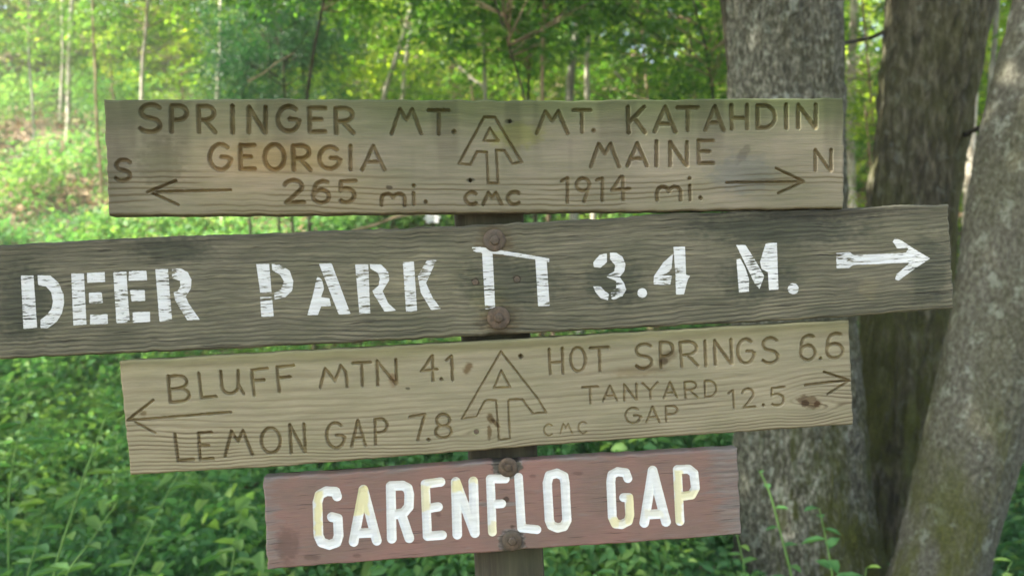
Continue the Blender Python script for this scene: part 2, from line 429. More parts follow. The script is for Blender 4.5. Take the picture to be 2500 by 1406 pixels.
# ------------------------------------------------------------------ leafy saplings: foliage at eye level
SAP = [  # X, Y(of crown centre), depth, kind, scale, material, label
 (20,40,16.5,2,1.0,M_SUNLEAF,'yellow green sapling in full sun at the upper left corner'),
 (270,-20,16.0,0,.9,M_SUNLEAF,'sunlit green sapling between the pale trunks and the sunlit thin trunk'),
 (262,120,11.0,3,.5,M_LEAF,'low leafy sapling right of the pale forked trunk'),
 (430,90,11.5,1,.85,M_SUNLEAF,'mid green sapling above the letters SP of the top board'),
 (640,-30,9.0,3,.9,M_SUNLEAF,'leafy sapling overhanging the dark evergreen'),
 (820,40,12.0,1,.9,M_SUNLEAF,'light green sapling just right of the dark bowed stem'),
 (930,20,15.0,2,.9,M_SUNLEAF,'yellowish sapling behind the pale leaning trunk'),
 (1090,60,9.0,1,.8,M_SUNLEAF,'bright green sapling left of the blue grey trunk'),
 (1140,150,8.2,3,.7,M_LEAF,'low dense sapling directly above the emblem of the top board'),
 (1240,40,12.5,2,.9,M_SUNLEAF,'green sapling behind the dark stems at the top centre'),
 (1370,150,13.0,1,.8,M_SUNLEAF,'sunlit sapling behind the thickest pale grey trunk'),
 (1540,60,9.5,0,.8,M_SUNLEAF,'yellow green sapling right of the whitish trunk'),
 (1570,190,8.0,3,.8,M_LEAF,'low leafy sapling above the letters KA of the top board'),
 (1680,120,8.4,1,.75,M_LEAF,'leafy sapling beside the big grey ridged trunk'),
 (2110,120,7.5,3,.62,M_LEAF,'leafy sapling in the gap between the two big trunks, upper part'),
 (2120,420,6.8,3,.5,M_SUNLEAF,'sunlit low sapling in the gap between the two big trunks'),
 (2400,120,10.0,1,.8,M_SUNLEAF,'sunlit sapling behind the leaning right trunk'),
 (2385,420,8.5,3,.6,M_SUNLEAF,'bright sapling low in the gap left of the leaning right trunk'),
]
for X, Y, d, kd, s, mat, lab in SAP:
    if X < 1900: s *= (d + 2.2) / d; d += 2.2
    c = unproj(X, Y, d); gz = float(ground_h(c[0], c[1]))
    Hc = CROWNS[kd][3] * s
    cb = c[2] - Hc * .5
    root = empty('sapling', (c[0], c[1], gz), lab, 'sapling', 'leafy saplings on the slope')
    p = smooth_path([[c[0], c[1], gz - .05], [c[0] + .06, c[1], (gz + c[2]) / 2 + .1], [c[0], c[1], max(c[2] + Hc * .4, gz + 1)]], 10)
    V, F = tube(p, np.linspace(.022, .008, 10), 6)
    link('trunk', mesh_from('stem', V, F, True), M_BARK_TAN, root)
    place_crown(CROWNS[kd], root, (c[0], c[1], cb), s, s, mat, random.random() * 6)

# dark evergreens
for X, Y, d, kd, s, lab in [(690,130,8.5,0,.78,'dense dark evergreen shrub behind the middle of the word SPRINGER'),
                            (650,10,9.5,0,.8,'tall blue green evergreen shrub at the top left of centre'),
                            (590,200,9.0,1,.6,'low dark evergreen shrub beside the bright bare trunk'),
                            (730,0,10.0,0,.8,'darkest evergreen behind the bowed sapling stem')]:
    c = unproj(X, Y, d); gz = float(ground_h(c[0], c[1])); Hc = SHRUBS[kd][3] * s
    root = empty('evergreen_shrub', (c[0], c[1], gz), lab, 'shrub', 'dark evergreen shrubs')
    V, F = tube(smooth_path([[c[0], c[1], gz - .05], [c[0], c[1], max(c[2], gz + .5)]], 6), np.linspace(.02, .01, 6), 6)
    link('trunk', mesh_from('stem', V, F, True), M_BARK_DARK, root)
    place_crown(SHRUBS[kd], root, (c[0], c[1], c[2] - Hc * .5), s, s, M_DARKLEAF, random.random() * 6)

# ------------------------------------------------------------------ far woods: nobody could count these leaves
A = Acc(); r = np.random.default_rng(21)
M = 5000
cx = r.uniform(-18, 17, M); cy = r.uniform(16, 33, M)
cz = ground_h(cx, cy) + r.uniform(0.3, 9.5, M)
keep = (vnoise(cx * .5 + 4, (cz + cy * .6) * .5, 31) > 0.34) & (cy > 16 - 1.0 * cx.clip(-5, 0))
cent = np.stack([cx, cy, cz], 1)[keep]
lx_, ly_ = r.uniform(-15, -3.5, 900), r.uniform(16.5, 21, 900)
cent = np.vstack([cent, np.stack([lx_, ly_, ground_h(lx_, ly_) + r.uniform(.2, 5.5, 900)], 1)[vnoise(lx_ * .9, ly_ * .9, 77) > .3]])
mx_, my_ = r.uniform(-5, 5, 500), r.uniform(12.5, 16, 500)
cent = np.vstack([cent, np.stack([mx_, my_, ground_h(mx_, my_) + r.uniform(.2, 4.0, 500)], 1)[vnoise(mx_ * .9, my_ * .9, 78) > .5]])
rx_, ry_ = r.uniform(4.5, 14, 900), r.uniform(7, 18, 900)        # woods carry on past the right edge
cent = np.vstack([cent, np.stack([rx_, ry_, ground_h(rx_, ry_) + r.uniform(.3, 6.0, 900)], 1)])
ux, uy = r.uniform(-17, 8, 420), r.uniform(8.5, 16, 420); uz = ground_h(ux, uy) + r.uniform(5.5, 8.5, 420)  # unseen overhead sprays added to dapple the slope with shade
kk = vnoise(ux * .8, uy * .8, 91) > .42; cent = np.vstack([cent, np.stack([ux, uy, uz], 1)[kk]])
ua = r.uniform(np.pi * 1.02, np.pi * 1.98, 600); ur = r.uniform(11, 16, 600)       # unseen leaf sprays behind the viewer, added to block low front light
cent = np.vstack([cent, np.stack([np.cos(ua) * ur, np.sin(ua) * ur, r.uniform(.3, 11.0, 600)], 1)])
V, F, a = sprays(cent, r.uniform(.5, 1.1, len(cent)), 42, .17, np.clip(r.normal(.5, .25, len(cent)), 0, 1), .35, .15, .6, r=r)
A.add(V, F, a)
link('distant_woods', A.mesh('distant_woods'), M_SUNLEAF, kind='stuff', label='sunlit green woods filling the slope behind the trees, with unseen shading sprays added')
A = Acc()
for i in range(40):
    x = r.uniform(-13, 13); y = r.uniform(16, 30); g = float(ground_h(x, y)); l = r.normal(0, .7)
    V, F = tube(smooth_path([[x, y, g - .1], [x + l * .5, y, g + 4], [x + l, y, g + 9]], 8), np.linspace(.07, .035, 8) * r.uniform(.5, 1.3), 7)
    A.add(V, F)
link('distant_trunks', A.mesh('distant_trunks', True), M_BARK_PALE, kind='stuff', label='pale thin trunks of the distant woods on the slope')

# ------------------------------------------------------------------ undergrowth
def cover(n, xr, yr, seed, hr, rad, k, ls, near=False, dens=None, lvm=.5, thr=0.0):
    r = np.random.default_rng(seed)
    y = r.uniform(*yr, n); x = r.uniform(-1, 1, n) * (y * .72 + .6) + 0 * y
    if xr: x = r.uniform(*xr, n)
    m = vnoise(x * .9 + 3, y * .9, seed) > thr
    x, y = x[m], y[m]
    z = ground_h(x, y) + r.uniform(*hr, len(x)) * (0.5 + vnoise(x * 1.3, y * 1.3, seed + 5))
    z = np.where(x > .42 * y - .9, ground_h(x, y) + (z - ground_h(x, y)) * .18, z)
    lv = np.clip(.15 + .7 * vnoise(x * .8, y * .8, seed + 9) + r.normal(0, .12, len(x)) + lvm - .5, 0, 1)
    return sprays(np.stack([x, y, z], 1), r.uniform(*rad, len(x)), k, ls, lv, .4, .22, .55, near, r)
A = Acc()
A.add(*cover(3000, None, (3.3, 6.5), 41, (.04, .42), (.09, .20), 24, .056, True))
A.add(*cover(5200, None, (5.6, 10.5), 42, (.05, .45), (.12, .28), 20, .065, False, thr=.18))
A.add(*cover(5000, None, (3.2, 7.5), 45, (.01, .10), (.12, .25), 14, .07, False, lvm=.35))
A.add(*cover(4200, None, (9.5, 17), 43, (.05, .8), (.18, .4), 22, .09, False, thr=.40, lvm=.6))
A.add(*cover(260, None, (3.4, 7.5), 47, (.12, .5), (.14, .24), 12, .095, True, lvm=.6))
A.add(*cover(1800, (3, 12), (1.5, 8), 51, (.04, .4), (.12, .26), 16, .08))
A.add(*cover(1200, (-11, -3), (1.5, 8), 52, (.04, .4), (.12, .26), 16, .08))
link('undergrowth', A.mesh('undergrowth'), M_HERB, kind='stuff', label='low green leafy undergrowth covering the forest floor')
A = Acc(); n = 9000; y = r.uniform(7, 16, n); x = r.uniform(-1, .9, n) * (y * .7)
z = ground_h(x, y) + .03
V, F, a = leaves(np.stack([x, y, z], 1), r.normal(size=(n, 3)) * [1, 1, .3], np.array([0, 0, 1.]) + r.normal(0, .4, (n, 3)), r.uniform(.07, .15, n), r.random(n), .6)
A.add(V, F, a)
link('fallen_leaves', A.mesh('fallen_leaves'), M_DRY, kind='stuff', label='dry tan fallen leaves lying on the slope')

# ------------------------------------------------------------------ taller herbs in front
M_STALK = leaf_mat('pale_green_stalk', (0.10, 0.20, 0.05), (0.14, 0.27, 0.07), (0.2, 0.33, 0.1), .2)
def herb(label, pts, depth, hw, nleaf, ls, lv, top=1.0, cat='plant', group='tall herbs in the undergrowth', mat=None, lstart=.35):
    w = np.array([unproj(x, y, depth) for x, y in pts]); g = float(ground_h(w[0][0], w[0][1]))
    P = ([[w[0][0] - .05, w[0][1], g - .02]] if w[0][2] > g else []) + [list(p) for p in w]
    path = smooth_path(P, 22); rad = np.linspace(hw, hw * .4, 22) * depth / FPX
    root = empty('tall_herb', path[0] + [0, 0, .02], label, cat, group)
    V, F = tube(path, rad, 6); o = link('stalk', mesh_from('stalk', V, F, True, {'lv': np.full(len(V), .5)}), M_STALK, root)
    r = np.random.default_rng(int(pts[0][0] * 7 + pts[0][1]))
    i = (lstart + (1 - lstart) * np.linspace(0, 1, nleaf)) * 21; pos = np.stack([np.interp(i, np.arange(22), path[:, k]) for k in range(3)], 1)
    th = np.arange(nleaf) * 2.4 + r.normal(0, .3, nleaf)
    d = np.stack([np.cos(th), np.sin(th), r.uniform(-.15, .35, nleaf)], 1)
    for q in range(nleaf):
        V, F, a = leaves(pos[q][None], d[q][None], np.array([[0, 0, 1.]]), np.array([ls * r.uniform(.75, 1.2) * (1.15 - .5 * q / nleaf)]), np.array([np.clip(lv + r.normal(0, .1), 0, 1)]), .48, True, .1)
        link('leaf', mesh_from('leaf', V, F, False, {'lv': a}), mat or M_HERB, root)
HERBS = [
 ('long pale stalk leaning right in the lower left undergrowth', [(128,1400),(200,1180),(235,1080),(262,1010)], 2.7, 5, 12, .11, .7),
 ('thin stalk arching low beside the long pale stalk', [(150,1410),(215,1330),(290,1220)], 2.6, 3.5, 8, .10, .6),
 ('slender stalk left of the red board', [(310,1410),(365,1300),(420,1180),(440,1150)], 2.8, 4, 10, .10, .65),
 ('broad leaved plant at the left edge under the painted board', [(20,1200),(40,1080),(70,980),(60,930)], 2.9, 3.5, 12, .14, .35),
 ('leafy plant with round leaves in the lower left corner', [(60,1420),(80,1360),(100,1290)], 2.4, 3.5, 12, .10, .55),
 ('bushy herb left of the red board corner', [(560,1420),(575,1330),(590,1240)], 2.9, 3.5, 14, .10, .8),
 ('thin pale stalk in front of the base of the big ridged trunk', [(1935,1410),(1905,1300),(1880,1200),(1855,1150)], 3.2, 4, 8, .08, .3),
 ('small dark leaved plant against the mossy side of the big trunk', [(2035,1420),(2020,1330),(2000,1240)], 3.1, 3, 13, .11, .3),
 ('yellow green sprig at the foot of the big trunks', [(2110,1440),(2112,1420),(2115,1385)], 2.9, 2.5, 6, .07, 1.0),
 ('bright green fern like sprig in the lower right corner', [(2440,1440),(2450,1410),(2470,1370)], 2.5, 3, 10, .09, 1.0),
 ('leafy herb between the red board and the big ridged trunk', [(1820,1430),(1815,1370),(1800,1310)], 3.0, 3, 12, .09, .7),
 ('leafy herb below the right half of the red board', [(1500,1440),(1505,1400),(1515,1350)], 2.7, 3, 12, .09, .6),
 ('leafy herb below the left end of the red board', [(880,1450),(890,1420),(905,1390)], 2.7, 3, 12, .09, .6),
]
for h in HERBS: herb(*h)

# ------------------------------------------------------------------ big trees on the right
def big_trunk(pts, depth, mat, seed, lobes=(3, .05), relief=.012, vs=1.0, up=6.5, seg=170, rows=300, fw=(22, 3.5)):
    w = np.array([unproj(x, y, depth) for x, y, h in pts]); rd = np.array([h * depth / FPX for _, _, h in pts])
    g = float(ground_h(w[0][0], w[0][1]))
    d0 = w[0] - w[1]; k = (w[0][2] - g + .15) / max(-d0[2], .01)
    low = w[0] + d0 * min(k, 4) * .8; low[2] = g - .15
    d1 = w[-1] - w[-2]; hi = w[-1] + d1 / d1[2] * (up - w[-1][2]) * [.6, .6, 1]
    P = np.vstack([low, w, hi]); Rr = np.r_[rd[0] * 1.35, rd, rd[-1] * .8]
    Q = smooth_path(np.c_[P, Rr], rows); path, rad = Q[:, :3], Q[:, 3]
    th = np.linspace(0, 2 * np.pi, seg, endpoint=False)
    # keep verts dense in view only: rows are uniform along the trunk
    zz = path[:, 2][:, None] * np.ones(seg); tt = np.ones(rows)[:, None] * th
    cx_, cy_ = np.cos(tt), np.sin(tt)
    lob = lobes[1] * np.sin(lobes[0] * tt + 1.3 * seed + .5 * zz) + .03 * np.sin(5 * tt + zz * 1.3 + seed)
    n1 = fbm(tt / (2 * np.pi) * fw[0] * 2, zz * fw[1] * 2 + seed, seed, 4)
    wgt = sstep(0, .6, tt) * sstep(0, .6, 2 * np.pi - tt)
    ridge = 1 - abs(2 * n1 - 1) ** .7
    disp = -relief * ridge * wgt * 2 + relief * (fbm(cx_ * 9 + 20, zz * 14 + cy_ * 9, seed + 3, 3) - .5)
    flare = .07 * sstep(.55, 0.0, zz - g) * (1 + .6 * np.sin(4 * tt + seed))
    R2 = rad[:, None] * (1 + lob + flare) + disp
    V = np.stack([path[:, 0][:, None] + R2 * cx_, path[:, 1][:, None] + R2 * cy_, zz], -1).reshape(-1, 3)
    i = np.arange(rows * seg).reshape(rows, seg); j = np.roll(i, -1, 1)
    F = np.stack([i[:-1], j[:-1], j[1:], i[1:]], -1).reshape(-1, 4)
    return mesh_from('big_trunk', V, F, True), path
def big_tree(label, pts, depth, mat, seed, crown_c, crown_s, **kw):
    me, path = big_trunk(pts, depth, mat, seed, **kw)
    root = empty('big_tree', (path[0][0], path[0][1], float(ground_h(path[0][0], path[0][1]))), label, 'tree', 'big trees beside the sign')
    link('trunk', me, mat, root)
    r = np.random.default_rng(seed)
    A = Acc(); cc = np.array(crown_c); tips = []
    for q in range(9):
        a = q * 2.4 + seed; e = cc + np.array([math.cos(a) * crown_s[0] * .75, math.sin(a) * crown_s[1] * .75, r.uniform(-.6, 1.0) * crown_s[2]])
        V, F = tube(smooth_path([path[-1] - [0, 0, .2], (path[-1] + e) / 2 + [0, 0, .6], e], 9), np.linspace(.1, .02, 9), 6); A.add(V, F)
    link('limbs', A.mesh('limbs', True), mat, root)
    n = crown_s[3]
    c = r.uniform(-1, 1, (n * 2, 3)); c = c[(c ** 2).sum(1) < 1][:n] * np.array(crown_s[:3]) + cc
    A = Acc(); A.add(*sprays(c, r.uniform(.35, .8, len(c)), 30, .19, np.clip(r.normal(.5, .2, len(c)), 0, 1), .3, .2, .6, r=r))
    link('crown', A.mesh('crown'), M_LEAF, root)
    return root, path
big_tree('big straight trunk with grey ridged bark behind the right end of the boards',
         [(1965,1400,172),(1950,1100,160),(1935,800,150),(1925,520,145),(1922,240,142),(1920,0,142)], 4.3, M_BARK_A, 3, (2.2, 5.6, 8.6), (2.6, 2.4, 1.5, 220), lobes=(3, .03), relief=.020, fw=(26, 3.2))
big_tree('dark brown mossy trunk between the ridged trunk and the leaning one',
         [(2175,1400,92),(2190,1100,104),(2207,800,112),(2222,500,110),(2255,250,115),(2290,0,126)], 4.75, M_BARK_B, 5, (3.8, 6.3, 8.8), (2.4, 2.4, 1.5, 200), lobes=(2, .06), relief=.032, fw=(12, 1.5))
big_tree('leaning grey trunk with pebbled bark at the right edge',
         [(2292,1400,108),(2330,1250,112),(2381,1060,119),(2465,760,130),(2508,500,136),(2548,300,140),(2640,0,146)], 3.8, M_BARK_C, 9, (4.4, 4.0, 8.6), (2.4, 2.4, 1.4, 200), lobes=(3, .03), relief=.008, fw=(30, 7))
slender_tree('dark_trunk_tree', 'dark narrow trunk pressed close behind the left edge of the grey ridged trunk', [(1880,700),(1830,240),(1806,120),(1792,0)], 48, M_BARK_DARK, 4.95, top_z=6.5, group='big trees beside the sign')

big_tree('unseen leafy tree added outside the left of the picture to shade the boards',
         [(-2600,1400,150),(-2600,700,135),(-2560,0,125)], 3.6, M_BARK_DARK, 13, (-6.0, 1.9, 7.7), (5.8, 5.8, 1.5, 1000), lobes=(3, .04), relief=.01)  # out of view, added for the shade of its crown
# branches seen between trunks belong to fallen or bare branches
def branch(name, label, pts, depth, hw, mat, taper=.35, cat='branch', twigs=()):
    w = np.array([unproj(x, y, depth + dz) for x, y, dz in pts])
    path = smooth_path(w, 16); V, F = tube(path, np.linspace(hw, hw * taper, 16) * depth / FPX, 7, .2)
    o = link(name, mesh_from(name, V, F, True), mat); o['label'] = label; o['category'] = cat
    return o
branch('bare_branch', 'dark bare branch bridging the gap between the two big trunks at the top', [(2175,70,.25),(2130,92,0),(2085,102,0),(2050,108,-.3)], 4.7, 6, M_BARK_DARK, .7)
branch('bare_branch', 'dark bare branch joining the mossy trunk and the leaning trunk', [(2340,340,.5),(2370,322,.2),(2400,308,0),(2440,292,-.3)], 4.3, 7, M_BARK_DARK, .8)
branch('fallen_branch', 'pale broken branch slanting above the emblem of the top board', [(1120,163,0),(1145,190,0),(1178,212,0),(1186,216,.1)], 9.3, 5, M_BARK_PALE, .8)
branch('bare_branch', 'long pale bare branch crossing the foliage left of the big trunk', [(1500,5,0),(1570,25,0),(1640,45,0),(1690,46,.2)], 8.0, 4, M_BARK_TAN, .6)
branch('bare_branch', 'dark diagonal branch in the foliage above the word KATAHDIN', [(1500,12,0),(1560,55,0),(1600,85,0),(1640,115,.2)], 7.8, 3.2, M_BARK_DARK, .4)
branch('bare_branch', 'thin pale twig curving in front of the dark evergreen', [(605,200,0),(640,182,0),(680,150,0),(718,130,0)], 6.3, 2.4, M_BARK_TAN, .4)
branch('fallen_branch', 'pale dead branch seen in the gap under the top board', [(860,565,0),(920,548,0),(965,530,0),(1010,522,0),(1060,522,0)], 7.0, 4, M_BARK_TAN, .6)
branch('bare_branch', 'bright bare branch beside the white bare trunk', [(532,150,0),(512,90,0),(490,45,0)], 12.0, 4.5, M_BARK_PALE, .4)
branch('bare_branch', 'short pale twig above the letter K of the top board', [(1500,175,0),(1512,188,0),(1522,198,0)], 8.0, 4, M_BARK_PALE, .7)

# small white blossom seen in the gap
root = empty('white_blossom', unproj(1056, 533, 6.0), 'small white blossom seen in the gap under the top board beside the post', 'flower')
M_PETAL = leaf_mat('white_petals', (.6, .6, .6), (.72, .72, .72), (.8, .8, .78), .3, .2, (1, 1, 1))
base = np.array(root.location)
for q in range(6):
    a = q * math.pi / 3
    d = np.array([[math.cos(a), -.5, math.sin(a) * .45]])
    V, F, at = leaves(base[None] * 1.0, d, np.array([[0, -1., .2]]), np.array([.07]), np.array([.7]), .7, True, .05)
    link('petal', mesh_from('petal', V, F, False, {'lv': at}), M_PETAL, root)
V, F = tube([base + [0, .02, -.02], base + [0.01, .05, -.25], base + [.03, .06, -.62]], [.012, .006, .006], 6)
link('stem', mesh_from('stem', V, F, True), M_BARK_DARK, root)

# ================================================================== THE SIGNPOST
PLK = math.tan(R_(5.0)); PLD = 1.1
PN = np.array([PLK, -1.0, 0.0]); PN /= np.linalg.norm(PN)
PXM = PLD / FPX                                    # metres per photo pixel on the sign
def on_plane(X, Y, h=0.0, off=0.0):
    """photo pixel -> point of the sign plane; h = px of relief towards the viewer"""
    X = np.asarray(X, float); Y = np.asarray(Y, float)
    cx = (X - 1250) / FPX; cy = -(Y - 703) / FPX
    d = AX_F + cx[..., None] * AX_R + cy[..., None] * AX_U
    p0 = np.array([0, PLD, 1.5]) + PN * off
    tt = ((p0 - CAM) @ PN) / (d @ PN)
    return CAM + d * tt[..., None] + PN * (np.asarray(h, float) * PXM)[..., None]

# single-stroke letterforms, x right, y down, unit box
def arc(cx, cy, rx, ry, a0, a1, n=12):
    a = np.radians(np.linspace(a0, a1, n)); return [(cx + rx * math.cos(t), cy + ry * math.sin(t)) for t in a]
GL = {
 'A': [[(0,1),(.5,0),(1,1)], [(.24,.68),(.76,.68)]],
 'B': [[(0,0),(.05,1)], [(0,.02)]+arc(.45,.25,.45,.24,-90,90)+[(.1,.5)], [(.3,.5)]+arc(.5,.75,.5,.25,-90,90)+[(.08,1)]],
 'C': [arc(.55,.5,.55,.5,-50,-310,20)],
 'D': [[(0,0),(0,1)], [(0,0)]+arc(.35,.5,.65,.5,-90,90,14)+[(0,1)]],
 'E': [[(1,0),(0,0),(.03,1),(1,1)], [(.1,.48),(.75,.48)]],
 'F': [[(1,0),(0,.04),(.08,1)], [(.1,.46),(.75,.44)]],
 'G': [arc(.52,.5,.52,.5,-50,-350,22)+[(1,.62)], [(.58,.5),(.9,.52),(1,.64)]],
 'H': [[(0,0),(.03,1)], [(1,0),(1,1)], [(.03,.55),(1,.55)]],
 'I': [[(.5,0),(.5,1)]],
 'K': [[(0,0),(.05,1)], [(.95,0),(.1,.58)], [(.45,.5),(1,1)]],
 'L': [[(0,0),(.12,1),(1,.98)]],
 'M': [[(0,1),(.28,.03),(.5,.45),(.7,.03),(1,1)]],
 'N': [[(0,1),(0,0),(.95,1)], [(1,0),(1,1)]],
 'O': [arc(.5,.5,.5,.5,0,360,26)],
 'P': [[(0,1),(0,.02)]+arc(.45,.28,.55,.27,-90,90)+[(.12,.56)]],
 'R': [[(.05,1),(0,.02)]+arc(.45,.27,.5,.26,-90,90)+[(.15,.54)], [(.4,.54),(1,1)]],
 'S': [arc(.55,.25,.5,.25,-35,-240,12)+arc(.48,.75,.52,.25,-75,150,12)],
 'T': [[(0,0),(1,0)], [(.5,0),(.5,1)]],
 'U': [[(0,0),(.03,.6)]+arc(.4,.62,.37,.36,180,10)+[(.8,0)], [(.78,.6),(1,1)]],
 'Y': [[(0,0),(.5,.48),(1,0)], [(.5,.48),(.52,1)]],
 'm': [[(0,1)]+arc(.25,.42,.25,.42,180,350,8)+arc(.75,.42,.25,.42,190,360,8)+[(1,1)]],
 '1': [[(0,.16),(.75,0),(.8,1)]],
 '2': [arc(.45,.28,.45,.28,-165,30,12)+[(.1,1),(1,.98)]],
 '4': [[(.72,0),(0,.6),(1,.56)], [(.75,0),(.72,1)]],
 '5': [[(1,0),(.08,.03),(.05,.45)]+arc(.42,.68,.52,.32,-110,130,14)],
 '6': [arc(.62,.3,.5,.3,-60,-170,8)+[(.02,.66)]+arc(.5,.7,.48,.3,180,-180,20)],
 '7': [[(0,.08),(1,0),(.5,1)]],
 '8': [arc(.5,.25,.42,.25,90,450,18), arc(.5,.74,.5,.26,-90,270,20)],
 '9': [arc(.5,.3,.5,.3,0,360,20), [(.95,.4),(.62,1)]],
}
Z = {'a': (230,220,.2561), 'b': (840,220,.2561), 'c': (1450,220,.2561), 'd': (270,830,.2561), 'e': (840,820,.2561), 'f': (1450,780,.264),
     'g': (0,560,.2561), 'h': (620,520,.2561), 'i': (1100,520,.2561), 'j': (1730,480,.2561), 'k': (620,1080,.252), 'l': (1200,1070,.252)}
def zp(z, pts):
    ox, oy, s = Z[z]; return [(ox + x * s, oy + y * s) for x, y in pts]
def glyph(ch, z, x0, y0, x1, y1, slope=0.0, lean=0.0):
    out = []; xc, yc = (x0 + x1) / 2, (y0 + y1) / 2
    for st in GL[ch]:
        q = []
        for u, v in st:
            x = x0 + u * (x1 - x0); y = y0 + v * (y1 - y0)
            q.append((x + (y - yc) * lean, y + (x - xc) * slope))
        out.append(zp(z, q))
    return out

def seg_dist(px, py, poly):
    d = np.full(px.shape, 1e9)
    p = np.asarray(poly, float)
    if len(p) == 1: return np.hypot(px - p[0][0], py - p[0][1])
    for (x0, y0), (x1, y1) in zip(p[:-1], p[1:]):
        dx, dy = x1 - x0, y1 - y0; L = dx * dx + dy * dy + 1e-9
        t = np.clip(((px - x0) * dx + (py - y0) * dy) / L, 0, 1)
        d = np.minimum(d, np.hypot(px - x0 - t * dx, py - y0 - t * dy))
    return d
def poly_sdf(px, py, poly):
    p = np.asarray(poly, float); d = seg_dist(px, py, np.vstack([p, p[:1]])); ins = np.zeros(px.shape, bool)
    q = np.roll(p, -1, 0)
    for (x0, y0), (x1, y1) in zip(p, q):
        c = ((y0 > py) != (y1 > py)) & (px < (x1 - x0) * (py - y0) / (y1 - y0 + 1e-12) + x0); ins ^= c
    return np.where(ins, -d, d)

# ---- board surface material
def board_mat(name, light, mid, dark, ringc, fib=1.0, algae=(.12, .14, .07), alg=.5, paint=None, wear=.5, coat=None, groove=(.5, .42, .3), crack=0.3, bump=0.0006, edgek=2.6, rp=(.30, .5, .70)):
    t = NT(name)
    a = t.n('Attribute', attribute_name='bp'); v = a.outputs['Vector']
    sx = t.n('SeparateXYZ'); t.l(v, sx.inputs[0])
    au = t.n('Attribute', attribute_name='aux'); ax = t.n('SeparateXYZ'); t.l(au.outputs['Vector'], ax.inputs[0])
    lst, carve, psdf = ax.outputs
    st = t.n('Attribute', attribute_name='stain').outputs['Vector']
    xy = t.n('CombineXYZ'); t.l(sx.outputs[0], xy.inputs[0]); t.l(sx.outputs[1], xy.inputs[1]); xy = xy.outputs[0]
    fine = t.noise(t.mapv(xy, (1.6, 34, 1)), 1.0, 6, .7)
    med = t.noise(t.mapv(xy, (.55, 8, 1), (5, 2, 0)), 1.0, 5, .6, .3)
    big = t.noise(t.mapv(xy, (.55, .9, 1), (2, 7, 0)), 1.0, 4, .6)
    col = t.ramp(t.math('ADD', t.math('MULTIPLY', fine, .5 * fib), t.math('MULTIPLY', med, 1 - .5 * fib)), [(rp[0], dark), (rp[1], mid), (rp[2], light)])
    col = t.mix(t.math('MULTIPLY', t.ramp(big, [(.38, 0.0), (.62, 1.0)]), alg), col, t.mix(.45, t.mix(1.0, col, (.62, .66, .58), 'MULTIPLY'), algae))
    # growth rings from the ring coordinate
    fr = t.math('FRACT', sx.outputs[2])
    ln = t.ramp(fr, [(0.0, .8), (.10, 0.0), (.55, .0), (.86, 1.0), (1.0, .8)])
    ln = t.math('MULTIPLY', ln, t.math('MULTIPLY', lst, t.math('ADD', .55, t.math('MULTIPLY', med, .9))), clamp=True)
    col = t.mix(ln, col, ringc)
    # long dark checks in the weathered surface
    ck = t.noise(t.mapv(xy, (.8, 22, 1), (3, 1, 0)), 1.0, 3, .5, .2)
    ckf = t.math('MULTIPLY', t.ramp(ck, [(.30, 1.0), (.37, 0.0)]), crack)
    col = t.mix(ckf, col, (.018, .016, .012))
    base = col
    if coat:
        cn = t.noise(t.mapv(xy, (1.2, 6, 1), (9, 3, 0)), 1.0, 6, .65); cn2 = t.noise(t.mapv(xy, (.6, .8, 1)), 1.0, 3)
        cc = t.ramp(cn2, [(.35, coat[0]), (.65, coat[1])])
        cc = t.mix(t.ramp(fine, [(.35, .35), (.6, 0.0)]), cc, t.mix(1.0, cc, (.6, .6, .62), 'MULTIPLY'))
        wv = t.n('Attribute', attribute_name='wear').outputs['Fac']
        col = t.mix(t.ramp(t.math('ADD', cn, wv), [(.54, 0.0), (.78, 1.0)]), cc, col)
        col = t.mix(ckf, col, (.03, .02, .018))
    gc = t.mix(1.0, col, groove, 'MULTIPLY')  # groove colour browner, with some groove shade painted in
    col = t.mix(t.math('MULTIPLY', carve, .9, clamp=True), col, gc)
    col = t.mix(1.0, col, st, 'MULTIPLY')
    rough = .85
    if paint:
        edge = t.noise(t.mapv(xy, (14, 26, 1)), 1.0, 3, .6)
        w = t.noise(t.mapv(xy, (2.6, 20, 1), (1, 8, 0)), 1.0, 5, .65); w2 = t.noise(t.mapv(xy, (1.3, 1.6, 1), (4, 2, 0)), 1.0, 2)
        pm = t.math('MULTIPLY_ADD', edge, edgek, t.math('SUBTRACT', psdf, edgek * .5))          # px
        pf = t.ramp(t.math('MULTIPLY_ADD', pm, .25, .5, clamp=True), [(.38, 1.0), (.62, 0.0)])
        wf = t.ramp(t.math('ADD', w, t.math('MULTIPLY', t.math('SUBTRACT', w2, .5), .45)), [(wear - .04, 1.0), (wear + .02, 0.0)])
        pn = t.noise(t.mapv(xy, (2, 12, 1)), 1.0, 4)
        pc = t.ramp(pn, [(.3, tuple(x * .80 for x in paint)), (.7, paint)])
        yl = t.n('Attribute', attribute_name='yellow').outputs['Fac']
        pc = t.mix(yl, pc, (.58, .55, .34))
        pf = t.math('MULTIPLY', pf, t.math('SUBTRACT', 1.0, wf))
        col = t.mix(pf, col, pc)
    b = t.n('BsdfPrincipled', i_Roughness=rough); b.inputs['Specular IOR Level'].default_value = .25
    t.l(col, b.inputs['Base Color'])
    h = t.math('ADD', t.math('MULTIPLY', fine, .8), t.math('MULTIPLY', med, .6))
    h = t.math('SUBTRACT', h, t.math('MULTIPLY', ln, .5)); h = t.math('SUBTRACT', h, t.math('MULTIPLY', ckf, 1.2))
    bm = t.n('Bump', i_Strength=.8, i_Distance=bump); t.l(h, bm.inputs['Height']); t.l(bm.outputs[0], b.inputs['Normal'])
    t.l(b.outputs[0], t.out.inputs[0])
    return t.m

